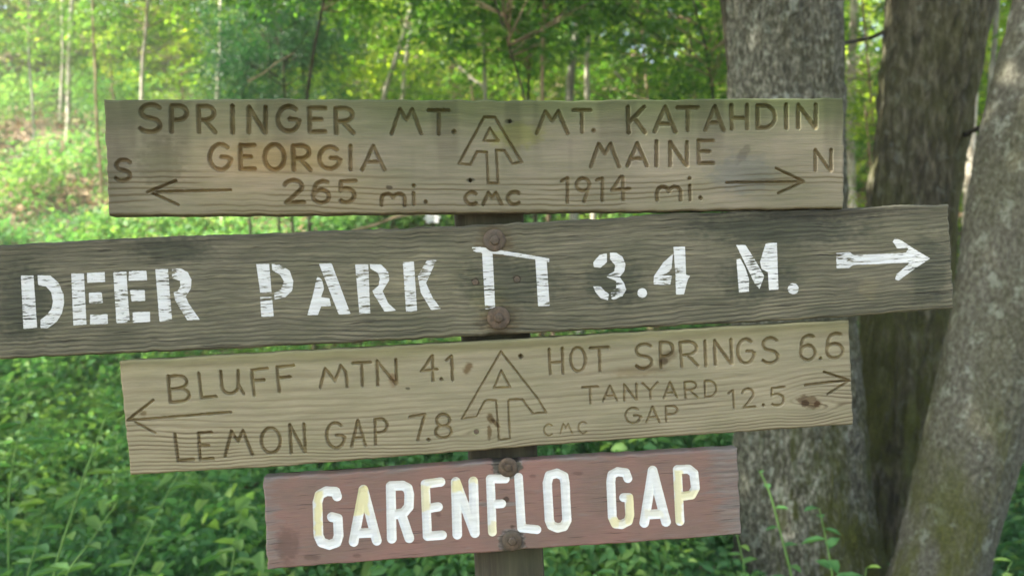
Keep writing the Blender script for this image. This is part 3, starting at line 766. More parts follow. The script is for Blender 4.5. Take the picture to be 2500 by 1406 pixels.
def build_board(root, label, top, bot, mat, letters, step=1.7, thick=44, off=0.0, ringf=None, stain_light_f=None, seed=1, rnd=7, rough=1.7, yellowf=None, wearf=None, name='carved_letter', relief=.35, paint_h=0.0):
    """top / bot: polylines of photo pixels from left to right. letters: list of dict(kind, strokes/polys, w, depth)"""
    top = np.array(top, float); bot = np.array(bot, float)
    Wd = top[-1][0] - top[0][0]; Hh = (bot[0][1] - top[0][1] + bot[-1][1] - top[-1][1]) / 2
    nx = int(Wd / step); ny = int(Hh / step)
    ut = np.linspace(0, 1, nx)
    def along(p):
        u = (p[:, 0] - p[0, 0]) / (p[-1, 0] - p[0, 0]); return np.stack([np.interp(ut, u, p[:, 0]), np.interp(ut, u, p[:, 1])], 1)
    a, b = along(top), along(bot)
    xs = ut * Wd
    a[:, 1] += (fbm(xs * .03, xs * 0, seed, 4) - .5) * rough * 3; b[:, 1] += (fbm(xs * .03, xs * 0 + 9, seed + 1, 4) - .5) * rough * 2.4
    v = np.linspace(0, 1, ny)[:, None]
    X = a[None, :, 0] * (1 - v) + b[None, :, 0] * v; Y = a[None, :, 1] * (1 - v) + b[None, :, 1] * v
    # ragged ends
    er = (fbm(Y * .06, Y * 0 + 3, seed + 4, 3) - .5) * rough * 3
    X = X + er * (np.clip(1 - ut * 20, 0, 1) + np.clip(1 - (1 - ut) * 20, 0, 1))[None, :]
    lx = ut[None, :] * Wd * np.ones_like(v); ly = v * Hh * np.ones_like(lx)      # board-local px
    ed = np.minimum(np.minimum(lx, Wd - lx), np.minimum(ly, Hh - ly))
    e1 = np.clip(rnd - np.minimum(ly, Hh - ly), 0, rnd); e2 = np.clip(rnd - np.minimum(lx, Wd - lx), 0, rnd)
    ee = np.clip(np.hypot(e1, e2), 0, rnd)
    h = -(rnd - np.sqrt(np.maximum(rnd * rnd - ee * ee, 0)))
    h += (fbm(lx * .004, ly * .012, seed + 2, 3) - .5) * 3 + (fbm(lx * .02, ly * .5, seed + 6, 3) - .5) * relief
    carve = np.zeros_like(h); psdf = np.full_like(h, 50.0); owner = np.full(h.shape, -1)
    for li, L in enumerate(letters):
        pts = np.concatenate([np.asarray(s) for s in L['s']]); mg = L['w'] + 8
        box = (X > pts[:, 0].min() - mg) & (X < pts[:, 0].max() + mg) & (Y > pts[:, 1].min() - mg) & (Y < pts[:, 1].max() + mg)
        if not box.any(): continue
        px, py = X[box], Y[box]
        if L.get('poly'):
            d = np.min([poly_sdf(px, py, s) for s in L['s']], 0)
            psdf[box] = np.minimum(psdf[box], d); own = d < 2.2
            h[box] += paint_h * sstep(1, -1, d)
        else:
            jit = (fbm(px * .12, py * .12, seed + li, 2) - .5) * L.get('jit', 1.6)
            d = np.min([seg_dist(px, py, s) for s in L['s']], 0) + jit
            hw = L['w'] / 2
            if L.get('flat'): g = sstep(hw + .6, hw * .45, d)
            else: g = np.clip(1 - (d / hw) ** 2, 0, 1) ** .5
            vary = .75 + .5 * vnoise(px * .05, py * .05, seed + 77)
            cv = g * (L['dep'] * vary)
            h[box] = h[box] - np.maximum(cv * (1.0 if L.get('flat') else 1.8) - carve[box] * 12, 0); carve[box] = np.maximum(carve[box], np.clip(g * 1.3, 0, 1) * L.get('groove_shade', 1))  # carve also scales the shade colour put into the groove
            if L.get('painted'): psdf[box] = np.minimum(psdf[box], d - hw)
            own = d < hw + 1.4
        o = owner[box]; o[own] = li; owner[box] = o
    ring = ringf(lx, ly, X, Y) if ringf else (np.zeros_like(lx), np.zeros_like(lx))
    st = stain_light_f(X, Y, lx, ly) if stain_light_f else np.ones(h.shape + (3,))
    P = on_plane(X, Y, h, off)
    # normals of the relief
    du = np.gradient(P, axis=1); dv = np.gradient(P, axis=0); N = unit(np.cross(du, dv))
    if (N @ PN).mean() < 0: N = -N
    attrs = {'bp': np.stack([(lx + seed * 613) / 100, ly / 100, ring[0]], -1), 'aux': np.stack([ring[1], carve, psdf], -1), 'stain': st}
    if yellowf: attrs['yellow'] = yellowf(X, Y)
    if wearf: attrs['wear'] = wearf(X, Y, lx, ly)
    flat = {k: (q.reshape(-1, 3) if q.ndim == 3 else q.ravel()) for k, q in attrs.items()}
    Pf = P.reshape(-1, 3); Nf = N.reshape(-1, 3)
    ii = np.arange(nx * ny).reshape(ny, nx)
    quad = np.stack([ii[:-1, :-1], ii[1:, :-1], ii[1:, 1:], ii[:-1, 1:]], -1).reshape(-1, 4)
    fo = np.stack([owner[:-1, :-1], owner[1:, :-1], owner[1:, 1:], owner[:-1, 1:]], -1).reshape(-1, 4).max(1)
    # body with sides and back
    ring_i = np.concatenate([ii[0, :], ii[1:, -1], ii[-1, -2::-1], ii[-2:0:-1, 0]])
    back = Pf[ring_i] - PN * (thick - 6) * PXM
    back2 = Pf[ring_i] - PN * 3 * PXM
    nb = len(ring_i); o0 = len(Pf)
    allv = np.vstack([Pf, Pf[ring_i], back]); nn = np.vstack([Nf, np.zeros((nb, 3)), np.zeros((nb, 3))])
    cen = Pf.mean(0); lat = Pf[ring_i] - cen; lat -= (lat @ PN)[:, None] * PN
    ex = unit(on_plane(top[-1][0], top[-1][1]) - on_plane(top[0][0], top[0][1])); ez = np.cross(ex, PN)
    sid = np.empty((nb, 3)); sid[:nx] = [0, 0, 1]; sid[nx:nx + ny - 1] = ex; sid[nx + ny - 1:nx + ny - 1 + nx - 1] = [0, 0, -1]; sid[nx + ny - 1 + nx - 1:] = -ex
    nn[o0:o0 + nb] = sid; nn[o0 + nb:] = sid
    r0 = o0 + np.arange(nb); r1 = np.roll(r0, -1)
    side = np.stack([r0, r1, r1 + nb, r0 + nb], -1)
    bface = (o0 + nb + np.array([0, nx - 1, nx + ny - 2, 2 * nx + ny - 3]))[None, :]
    fa = {k: (np.vstack([q, q[ring_i], q[ring_i]]) if q.ndim == 2 else np.concatenate([q, q[ring_i], q[ring_i]])) for k, q in flat.items()}
    def sub(faces, Vv, Nn, At, nm, parent, **pr):
        used = np.unique(np.concatenate([f.ravel() for f in faces])); mp = np.zeros(len(Vv), np.int64); mp[used] = np.arange(len(used))
        me = mesh_from(nm, Vv[used], [mp[f] for f in faces], True, {k: q[used] for k, q in At.items()}, Nn[used])
        return link(nm, me, mat, parent, **pr)
    body = sub([quad[fo < 0], side, bface], allv, nn, fa, 'sign_board', root, label=label)
    for li, L in enumerate(letters):
        q = quad[fo == li]
        if len(q): sub([q], Pf, Nf, flat, L.get('name', name), body)
    return body

def CL(tab, z, w, dep, slope=0.0, lean=0.0, **k):
    out = []
    for ch, x0, y0, x1, y1 in tab: out.append(dict(s=glyph(ch, z, x0, y0, x1, y1, slope, lean), w=w, dep=dep, **k))
    return out
def ST(z, strokes, w, dep, **k): return dict(s=[zp(z, s) for s in strokes], w=w, dep=dep, **k)
def DOT(z, x, y, w, dep=4.5, **k): return dict(s=[zp(z, [(x, y), (x + 2, y + 2)])], w=w, dep=dep, **k)

def blob(X, Y, x, y, rx, ry, col, ang=0.0, soft=.5, seed=0):
    ca, sa = math.cos(ang), math.sin(ang); dx, dy = X - x, Y - y
    u = (dx * ca + dy * sa) / rx; v = (-dx * sa + dy * ca) / ry
    d = np.hypot(u, v) + (fbm(X * .08, Y * .12, seed + 50, 3) - .5) * .9
    f = sstep(1 + soft * .5, 1 - soft * .5, d)[..., None]
    return 1 + f * (np.array(col) - 1)

post_base = on_plane(1240, 1500, 0, 0); gz = float(ground_h(post_base[0], post_base[1]))
px_top = on_plane(1200, 300); SP = empty('trail_signpost', (float(post_base[0]), float(post_base[1]) + .07, gz),
    'weathered wooden trail signpost carrying four lettered boards in the foreground', 'signpost')

# ---- board 1
b1 = CL([('S',435,143,628,402),('P',735,150,880,400),('R',990,155,1150,402),('I',1310,155,1325,405),('N',1475,168,1632,405),('G',1750,158,1948,398),('E',2050,175,2200,400),('R',2300,175,2470,412)], 'a', 11.5, 5.2)
b1 += CL([('G',1100,520,1298,762),('E',1392,530,1528,755),('O',1625,522,1812,762),('R',1895,530,2058,762),('G',2145,545,2338,755)], 'a', 11, 5.2)
b1 += CL([('2',1812,862,2000,1078),('6',2085,872,2243,1078),('5',2340,868,2490,1072),('S',203,668,342,868)], 'a', 10.5, 5)
b1 += [ST('a', [[(590,970),(1300,955)],[(505,975),(780,865)],[(560,988),(800,1095)]], 6.6, 4.6, name='carved_arrow')]
b1 += CL([('I',55,535,68,760),('A',172,535,385,762),('M',455,180,735,418),('T',805,198,1000,420),('m',358,992,578,1100),('C',1158,978,1268,1093),('M',1328,980,1500,1088),('C',1562,973,1678,1093),('M',1838,200,2132,415),('T',2185,195,2350,405)], 'b', 9.5, 4.6)
b1 += [DOT('b',1048,400,12), DOT('b',2380,388,11), DOT('b',778,1066,10), ST('b', [[(663,985),(665,1090)]], 9, 4), DOT('b',663,915,10)]
b1 += [ST('b', [[(1335,262),(1440,262),(1695,690),(1605,705),(1530,578),(1452,578),(1470,890),(1375,890),(1362,598),(1270,590),(1205,715),(1095,703),(1335,262)],[(1392,368),(1472,488),(1332,488),(1392,368)]], 6.8, 3.6, name='carved_emblem')]
b1 += [ST('b', [[(2075,872),(2130,842),(2130,1075)]], 8.5, 4), ST('b', [arc(2278,905,62,62,0,360,20),[(2325,950),(2290,1065)]], 9, 4.2)]
b1 += [ST('c', [[(28,862),(82,845),(80,1055)]], 8.5, 4), ST('c', [[(255,832),(172,960),(338,945)],[(275,832),(280,1050)]], 9, 4.2)]
b1 += CL([('K',325,165,488,408),('A',580,165,780,400),('T',802,170,990,385),('A',1065,160,1240,385),('H',1312,148,1462,370),('D',1562,150,1728,365),('I',1825,145,1845,362),('N',1950,145,2118,358)], 'c', 10.5, 4.6)
b1 += CL([('M',-28,510,242,732),('A',320,510,510,725),('I',592,492,604,722),('N',728,498,888,722),('E',998,485,1138,700),('m',603,925,828,1048)], 'c', 9.5, 4.6)
b1 += [DOT('c',912,842,9.5), ST('c', [[(915,915),(917,1050)]], 8, 4), DOT('c',1018,1030,10.5)]
b1 += CL([('N',2112,575,2262,768)], 'c', 8.5, 4)
b1 += [ST('c', [[(1265,885),(2000,875)],[(1740,750),(2000,872)],[(2000,878),(1760,985)]], 6.6, 4.4, name='carved_arrow')]
b1 += [DOT('b',1580,300,9,6,name='nail_hole'), DOT('b',1200,862,8,6,name='nail_hole')]
def ring1(lx, ly, X, Y):
    w = 10 * np.sin(lx * .0042 + .4) + (fbm(lx * .003, ly * .01, 4, 3) - .5) * 22
    y = ly + w
    sp = np.interp(y, [0, 120, 190, 290], [30, 24, 15, 11]); g = np.interp(y, [-20, 0, 120, 190, 290, 330], [-.6, 0, 4.5, 8.2, 16, 19.5])
    k = .12 + .62 * sstep(150, 215, y) - .25 * sstep(262, 285, ly)
    return g, k * (.15 + 1.5 * sstep(.3, .7, fbm(lx * .006, ly * .05, 12, 3)))
def stain_light1(X, Y, lx, ly):
    s = np.ones(X.shape + (3,))
    al = sstep(120, 10, ly + 50 * (fbm(lx * .006, ly * .01, 61, 3) - .5)) ; al = al * (.62 + .38 * sstep(300, 900, lx) ) * 1.25
    s *= 1 + al[..., None] * (np.array([.60, .70, .52]) - 1)
    warm = np.exp(-(((X - 600) / 190) ** 2 + ((Y - 400) / 110) ** 2)) + .6 * np.exp(-(((X - 860) / 120) ** 2 + ((Y - 480) / 60) ** 2))  # dappled sun painted in as warm lighter patches
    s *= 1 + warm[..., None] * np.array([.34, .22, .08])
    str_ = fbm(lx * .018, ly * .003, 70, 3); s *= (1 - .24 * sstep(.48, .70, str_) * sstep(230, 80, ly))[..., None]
    s *= 1 + (np.exp(-(((X - 700) / 150) ** 4 + ((Y - 385) / 38) ** 4)))[..., None] * np.array([.16, .04, -.16])  # orange cast over GEORGIA: fresh wood plus a painted sun dapple
    s *= (1 - .30 * sstep(110, 0, lx + 60 * (fbm(lx * .01, ly * .02, 64, 3) - .5)))[..., None]
    s *= blob(X, Y, 395, 395, 55, 60, (.72, .74, .70), 0, .9, 1)
    s *= blob(X, Y, 1810, 425, 75, 45, (.80, .86, 1.0), 0, .9, 2)
    s *= blob(X, Y, 1262, 330, 60, 30, (.95, 1.0, .62), 0, .9, 3)
    s *= blob(X, Y, 1815, 375, 12, 26, (.75, .75, .75), .6, .6, 4)
    s *= blob(X, Y, 950, 458, 8, 5, (.35, .32, .28), .2, .5, 5)
    s *= blob(X, Y, 1244, 297, 11, 5, (.4, .42, .35), 0, .6, 6); s *= blob(X, Y, 1148, 440, 11, 5, (.4, .42, .4), 0, .6, 7)
    s *= (1 - .45 * sstep(13, 2, 285 - ly * 1.0) )[..., None] * 1.0  # shade of the rounded bottom edge painted in
    return s
M_B1 = board_mat('weathered_tan_board', (.25, .22, .162), (.178, .160, .118), (.095, .089, .068), (.10, .085, .05), .9, (.12, .14, .07), .45, groove=(.86, .74, .56), crack=.10, rp=(.18, .5, .80))
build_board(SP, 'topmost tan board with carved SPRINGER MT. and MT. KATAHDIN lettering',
            [(252,243),(600,240),(1000,243),(1400,245),(1780,240),(2062,238)], [(264,526),(700,524),(1120,520),(1600,516),(2062,508)], M_B1, b1, ringf=ring1, stain_light_f=stain_light1, seed=1, off=0.004)

# ---- board 2 (stencilled)
def PG(z, *polys, **k): return dict(s=[zp(z, p) for p in polys], w=0, poly=True, name=k.get('name', 'painted_letter'))
def circ(x, y, r, n=18): return [(x + r * math.cos(2 * math.pi * i / n), y + r * math.sin(2 * math.pi * i / n)) for i in range(n)]
b2 = [
 PG('g', [(200,440),(320,440),(355,935),(225,948)], [(358,438),(480,440),(560,510),(605,620),(612,700),(590,800),(540,880),(455,940),(385,938),(388,860),(440,820),(490,760),(505,690),(490,600),(440,545),(365,530)]),
 PG('g', [(680,420),(800,420),(825,905),(700,915)], [(830,415),(998,408),(1002,500),(832,510)], [(848,605),(970,600),(980,700),(850,708)], [(860,812),(1025,808),(1028,900),(858,905)]),
 PG('g', [(1080,405),(1205,405),(1235,885),(1110,895)], [(1230,398),(1395,395),(1402,485),(1225,490)], [(1240,580),(1380,578),(1383,680),(1255,688)], [(1265,790),(1428,785),(1432,880),(1265,890)]),
 PG('g', [(1480,380),(1600,378),(1640,870),(1520,880)], [(1640,375),(1720,372),(1790,410),(1825,480),(1820,560),(1770,640),(1800,710),(1905,860),(1785,865),(1670,680),(1655,600),(1690,590),(1720,540),(1715,490),(1640,465)]),
 PG('h', [(22,488),(145,485),(168,765),(60,765)], [(60,800),(172,800),(188,985),(70,988)], [(170,485),(240,490),(340,550),(375,650),(365,740),(300,800),(195,825),(195,765),(260,725),(285,650),(250,590),(175,545)]),
 PG('h', [(620,485),(740,480),(920,960),(810,970)], [(605,600),(650,640),(668,720),(640,800),(720,815),(735,885),(640,890),(610,970),(508,975),(560,790)]),
 PG('h', [(965,490),(1090,490),(1108,955),(1005,960)], [(1105,488),(1210,490),(1280,560),(1290,640),(1225,745),(1280,860),(1355,930),(1245,940),(1140,770),(1130,740),(1190,690),(1200,620),(1180,570),(1110,530)]),
 PG('h', [(1420,470),(1525,462),(1555,935),(1450,945)], [(1650,450),(1740,450),(1640,670),(1700,800),(1780,910),(1690,925),(1590,760),(1562,600)]),
 PG('i', [(205,328),(280,325),(500,360),(830,415),(940,435),(940,470),(820,445),(480,395),(250,375),(215,360)], [(300,370),(400,375),(425,905),(330,918)], [(808,445),(915,450),(945,885),(835,888)], name='painted_shelter_mark'),
 PG('i', [(1490,385),(1490,470),(1430,522),(1365,515),(1360,470),(1420,400)], [(1520,380),(1580,380),(1640,420),(1668,490),(1655,560),(1610,610),(1650,660),(1675,730),(1640,790),(1560,825),(1535,820),(1530,760),(1580,710),(1580,650),(1490,610),(1500,590),(1560,560),(1570,500),(1520,440)], [(1360,700),(1430,700),(1470,745),(1510,770),(1500,832),(1430,810),(1380,750)], name='painted_number'),
 PG('i', circ(1828,762,46)),
 PG('i', [(2120,390),(2105,540),(2040,590),(2110,600),(2095,685),(1935,680),(1940,600),(2030,470)], [(2125,325),(2235,320),(2245,590),(2285,600),(2260,640),(2225,775),(2150,778),(2145,600)], name='painted_number'),
 PG('j', [(265,600),(300,590),(350,680),(385,790),(385,905),(290,915)], [(262,462),(350,460),(440,600),(530,760),(485,880),(440,830),(330,600)], [(545,445),(650,440),(665,885),(575,890),(565,720),(505,690),(490,620)]),
 PG('j', circ(805,878,52)),
 PG('j', [(1215,540),(1340,530),(1380,555),(1600,550),(1880,535),(1910,490),(1800,495),(1755,430),(1780,395),(1840,420),(1960,500),(2110,590),(1960,690),(1810,800),(1775,790),(1790,740),(1920,630),(1560,645),(1380,650),(1340,680),(1220,685)], name='painted_arrow'),
 DOT('i',240,660,9,4,name='screw_hole'), DOT('i',628,635,9,4,name='screw_hole'),
]
def ring2(lx, ly, X, Y):
    y = ly + 8 * np.sin(lx * .003) + (fbm(lx * .004, ly * .012, 24, 3) - .5) * 26
    y = y + 26 * sstep(1500, 2300, lx) * sstep(150, 260, ly)
    return y / 11.5, .55 * fbm(lx * .008, ly * .06, 32, 3) + .15 + .25 * sstep(180, 240, ly)
def stain_light2(X, Y, lx, ly):
    s = np.ones(X.shape + (3,))
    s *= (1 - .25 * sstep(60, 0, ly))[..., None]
    s *= 1 + (.20 * np.exp(-(((X - 1050) / 330) ** 2 + ((Y - 680) / 90) ** 2)))[..., None] * np.array([1.1, 1.0, .8])
    for x, y, rx, ry in ((420,610,90,30),(1240,690,110,60),(1500,690,70,50),(1900,560,200,40),(1850,680,90,50),(60,740,70,90),(2270,660,50,80)):
        s *= blob(X, Y, x, y, rx, ry, (.52, .57, .58), 0, 1.0, int(x))
    s *= blob(X, Y, 2000, 520, 190, 14, (.55, .55, .55), -.03, .8, 8)  # painted cast shadow below the top board's right end
    s *= blob(X, Y, 1217, 780, 45, 45, (.6, .5, .42), 0, 1.0, 9); s *= blob(X, Y, 1207, 590, 40, 38, (.75, .62, .52), 0, 1.0, 10)
    s *= blob(X, Y, 1160, 688, 10, 9, (.5, .42, .36), 0, .5, 11); s *= blob(X, Y, 1262, 682, 10, 9, (.5, .42, .36), 0, .5, 12)
    s *= blob(X, Y, 1190, 725, 40, 40, (1.15, 1.15, 1.0), 0, 1.0, 13)
    s *= blob(X, Y, 2120, 705, 22, 24, (1.25, 1.2, 1.1), .4, .9, 14)
    s *= 1 + (.35 * sstep(8, 0, lx.max() - lx))[..., None] + (.25 * sstep(5, 0, ly) * sstep(1950, 2050, lx))[..., None]  # lighter right end and outer top edge
    return s
M_B2 = board_mat('dark_weathered_board', (.235, .215, .15), (.125, .118, .085), (.045, .045, .034), (.03, .03, .024), 1.0, (.06, .07, .045), .5, paint=(.57, .595, .62), wear=.425, crack=.75, bump=.0011)
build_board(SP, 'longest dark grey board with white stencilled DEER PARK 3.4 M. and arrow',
            [(-70,602),(0,598),(300,582),(560,572),(1112,552),(1500,532),(1640,520),(2040,511),(2200,500),(2317,498)], [(-60,879),(0,876),(600,850),(1130,822),(1600,798),(2000,778),(2331,752)], M_B2, b2, step=2.0, ringf=ring2, stain_light_f=stain_light2, seed=2, rough=2.0, paint_h=.35, name='painted_letter', relief=.9)

# ---- board 3
S3, L3 = -.05, .05
b3 = CL([('B',555,340,748,590),('L',845,315,1000,548),('U',1053,295,1262,515),('F',1350,275,1500,522),('F',1590,248,1750,490),('L',618,895,785,1150),('E',845,885,968,1135),('M',1085,860,1345,1100),('O',1437,840,1618,1078),('N',1715,805,1850,1072),('G',2060,790,2225,1030)], 'd', 7.8, 4.2, S3, L3)
b3 += [ST('d', [[(2000,450),(2045,272),(2140,390),(2195,245),(2240,300),(2258,445)]], 7.6, 4), ST('d', [[(230,762),(1145,688)],[(160,765),(405,575)],[(160,765),(245,758)],[(240,785),(425,885)]], 6.2, 4.2, name='carved_arrow')]
b3 += CL([('T',88,258,255,475),('N',318,235,498,462),('4',738,192,885,430),('1',978,195,1045,420),('A',68,808,203,1050),('P',298,788,412,1030),('8',872,748,1022,972),('7',630,752,772,992),('H',1960,125,2085,360),('O',2162,112,2302,340)], 'e', 7.4, 4, S3, .03)
b3 += [DOT('e',928,412,9), DOT('e',805,988,9)]
b3 += CL([('C',1908,845,1990,950),('M',2060,838,2172,930),('C',2235,822,2315,930)], 'e', 4.6, 1.8, S3, .03)
b3 += [ST('e', [[(1497,150),(1125,790),(1265,770),(1300,700),(1340,625),(1370,612),(1450,615),(1478,992),(1582,980),(1565,625),(1580,608),(1700,605),(1800,740),(1928,732),(1850,600),(1497,150)],[(1500,332),(1585,490),(1430,497),(1500,332)]], 5.2, 3.0, name='carved_emblem')]
b3 += [DOT('e',1685,195,11,8,name='nail_hole'), DOT('e',1265,912,8,2,name='screw_hole')]
b3 += CL([('T',-30,262,138,475),('S',388,228,535,455),('P',618,210,735,440),('R',803,205,960,432),('I',1025,200,1040,430),('N',1120,192,1272,412),('G',1330,182,1480,405),('S',1560,172,1700,405),('6',1908,150,2050,375),('6',2150,132,2305,358)], 'f', 7.8, 4, S3, .03)
b3 += [DOT('f',2098,360,8)]
b3 += CL([('T',-105,625,40,775),('A',85,612,215,752),('N',282,600,395,745),('Y',452,585,592,735),('A',645,582,770,725),('R',842,575,955,720),('D',1028,570,1135,712),('1',1250,655,1305,820),('2',1375,642,1490,812),('5',1640,628,1765,795),('G',295,818,430,960),('A',485,808,605,950),('P',668,800,775,940)], 'f', 5.6, 3, S3, .03)
b3 += [DOT('f',1568,790,7), ST('f', [[(1955,608),(2360,562)],[(2130,485),(2360,562)],[(2360,568),(2165,690)]], 5.6, 4.4, name='carved_arrow')]
def ring3(lx, ly, X, Y):
    y = ly + 9 * np.sin(lx * .0035 + 1.0) + (fbm(lx * .0028, ly * .006, 44, 2) - .5) * 46
    for kx, ky, A_, wx, wy in ((1975,985,34,70,44),(1185,1060,22,60,40),(1145,898,14,50,26),(1640,885,16,60,30),(900,960,8,90,30),(450,1040,8,50,30)):
        dx = X - kx; dy = Y - ky
        y = y - A_ * np.exp(-(dx / wx) ** 2) * np.tanh(dy / 12) * np.exp(-abs(dy) / wy)
    g = np.interp(y, [-30, 0, 90, 150, 200, 290, 330], [-1, 0, 3.2, 6.6, 10.6, 20.5, 25.5])
    k = .30 + .45 * sstep(120, 190, y) + .05 * fbm(lx * .01, ly * .05, 7, 2)
    return g, k * (.3 + 1.1 * sstep(.25, .75, fbm(lx * .005, ly * .04, 51, 3)))
def stain3(X, Y, lx, ly):
    s = np.ones(X.shape + (3,))
    al = sstep(45, 4, ly + 30 * (fbm(lx * .006, ly * .02, 71, 3) - .5)); s *= 1 + al[..., None] * (np.array([.74, .76, .62]) - 1)
    s *= blob(X, Y, 1143, 898, 10, 14, (.5, .40, .30), .4, .8, 21); s *= blob(X, Y, 1975, 980, 26, 15, (.50, .42, .36), .25, .5, 22)
    s *= blob(X, Y, 1965, 985, 9, 9, (.4, .32, .28), .2, .4, 23); s *= blob(X, Y, 1995, 985, 7, 7, (.5, .38, .30), .2, .4, 24)
    s *= blob(X, Y, 1628, 872, 26, 12, (.62, .56, .50), -.6, .7, 25); s *= blob(X, Y, 1622, 882, 9, 7, (.5, .45, .4), 0, .6, 26)
    s *= blob(X, Y, 1197, 1020, 9, 12, (.45, .36, .26), -.7, .6, 27); s *= blob(X, Y, 1209, 1032, 13, 5, (.45, .36, .26), .8, .6, 28); s *= blob(X, Y, 1195, 1055, 5, 18, (.5, .42, .32), 0, .6, 29)
    s *= blob(X, Y, 960, 925, 9, 16, (.72, .58, .50), 0, .8, 30); s *= blob(X, Y, 350, 1008, 9, 6, (.62, .55, .45), 0, .8, 31)
    s *= blob(X, Y, 995, 948, 5, 3, (.4, .4, .35), 0, .5, 32); s *= blob(X, Y, 1560, 905, 60, 12, (.86, .80, .74), -.1, .9, 33)
    s *= blob(X, Y, 1163, 1053, 9, 8, (.85, .95, .82), 0, .4, 34)
    s *= (1 - .38 * sstep(12, 1, 275 - ly))[..., None]  # darker along the bottom edge
    s *= 1 + (.10 * sstep(1700, 300, X))[..., None] * np.array([1.0, .9, .6]) * 1.0
    return s
M_B3 = board_mat('light_tan_board', (.285, .255, .178), (.225, .203, .14), (.16, .145, .10), (.105, .085, .052), .75, (.16, .17, .10), .30, groove=(.80, .70, .54), crack=.04, bump=.0005)
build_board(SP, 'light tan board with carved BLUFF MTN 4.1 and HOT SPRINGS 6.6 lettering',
            [(289,882),(700,858),(1130,836),(1500,814),(1800,796),(2074,782)], [(317,1160),(700,1138),(1140,1102),(1500,1075),(1800,1056),(2086,1036)], M_B3, b3, step=1.7, ringf=ring3, stain_light_f=stain3, seed=3, rough=1.3, off=.003)

# ---- board 4
kw = dict(flat=True, painted=True, name='routed_white_letter', jit=.5)
W4, D4 = 23.5, 3.0
b4 = [
 ST('k', [[(805,520),(790,475),(700,470),(635,505),(615,580),(625,900),(655,965),(730,990),(800,965),(820,900),(812,735),(755,720)]], W4, D4, **kw),
 ST('k', [[(965,960),(1060,455),(1190,950)],[(985,880),(1160,870)]], W4, D4, **kw),
 ST('k', [[(1335,930),(1325,420),(1440,415),(1490,440),(1505,500),(1500,620),(1450,680),(1340,700)],[(1430,700),(1505,925)]], W4, D4, **kw),
 ST('k', [[(1810,380),(1660,400),(1680,905),(1825,895)],[(1690,635),(1785,620)]], W4 * .95, D4, **kw),
 ST('k', [[(1970,890),(1955,380),(2140,875)],[(2125,375),(2140,875)]], W4, D4, **kw),
 ST('k', [[(2435,350),(2290,350),(2310,865)],[(2310,595),(2400,590)]], W4 * .9, D4, **kw),
 ST('l', [[(262,375),(290,865),(440,880)]], W4 * .9, D4, **kw),
 ST('l', [[(540,430),(560,355),(635,335),(700,365),(712,430),(730,790),(700,850),(640,865),(580,840),(560,790),(540,430)]], W4 * .95, D4, **kw),
 ST('l', [[(1320,385),(1300,330),(1220,320),(1165,350),(1155,420),(1170,760),(1200,825),(1260,832),(1325,800),(1340,740),(1330,570),(1280,570)]], W4 * .92, D4, **kw),
 ST('l', [[(1480,815),(1560,310),(1690,805)],[(1510,735),(1650,728)]], W4, D4, **kw),
 ST('l', [[(1825,800),(1800,300),(1910,295),(1960,335),(1975,480),(1940,545),(1830,560)]], W4 * .92, D4, **kw),
]
def ring4(lx, ly, X, Y): return (ly + (fbm(lx * .004, ly * .01, 84, 3) - .5) * 20) / 14, .10 + .35 * sstep(.5, .7, fbm(lx * .005, ly * .03, 88, 3))
def stain4(X, Y, lx, ly):
    s = np.ones(X.shape + (3,))
    for x, y, rx, ry in ((760,1360,20,8),(870,1355,10,5),(1410,1155,14,4),(1070,1255,7,6),(1300,1162,8,4),(700,1330,26,40)):
        s *= blob(X, Y, x, y, rx, ry, (.72, .70, .70), 0, .8, int(x))
    s *= blob(X, Y, 1040, 1178, 15, 7, (.4, .42, .36), -.5, .5, 90)
    s *= blob(X, Y, 1238, 1138, 34, 32, (.42, .46, .40), 0, .35, 91); s *= blob(X, Y, 1250, 1318, 32, 30, (.42, .42, .38), 0, .35, 92)
    s *= blob(X, Y, 1236, 1218, 8, 6, (.35, .35, .32), 0, .5, 93); s *= blob(X, Y, 1388, 1234, 6, 5, (.3, .3, .3), 0, .4, 94)
    s *= (1 - .3 * sstep(6, 1, 225 - ly))[..., None]  # darker strip at the bottom edge
    return s
def wear4(X, Y, lx, ly):
    w = .25 * sstep(60, 0, lx) + .28 * sstep(110, 0, 1160 - lx) + .15 * sstep(16, 3, ly) + .12 * sstep(16, 0, 225 - ly) - .02
    w += .6 * sstep(1.15, .75, np.hypot((X - 1238) / 36, (Y - 1136) / 34) + .3 * (vnoise(X * .1, Y * .15, 5) - .5)) + .6 * sstep(1.15, .75, np.hypot((X - 1250) / 34, (Y - 1320) / 32) + .3 * (vnoise(X * .1, Y * .15, 6) - .5))
    w += .3 * sstep(1.2, .6, np.hypot((X - 1215) / 70, (Y - 1230) / 8))
    return w
def yellow4(X, Y):
    f = np.zeros(X.shape)
    def box(z, x0, y0, x1, y1, k=1.0):
        (a, b), (c, d) = zp(z, [(x0, y0), (x1, y1)])
        n = (vnoise(X * .09, Y * .09, 3) - .5) * 8
        return k * sstep(-3, 3, np.minimum(np.minimum(X - a, c - X), np.minimum(Y - b, d - Y)) + n)
    for args in (('k',585,480,655,900),('k',950,420,1110,700),('k',1615,420,1705,660,.8),('k',1920,370,2020,480),('k',2090,320,2170,390,.7),('k',2260,800,2360,910,.7),('k',1660,340,1850,400,.3),
                 ('l',1300,540,1390,830,.9),('l',1120,770,1240,870,.9),('l',1240,800,1350,870,.4),('l',1770,310,1850,830,.85),('l',1820,500,2020,600,.8),('l',520,800,780,910,.25),('l',1500,700,1660,770,.3),('l',0,800,60,950,.7)):
        f = np.maximum(f, box(*args))
    return f
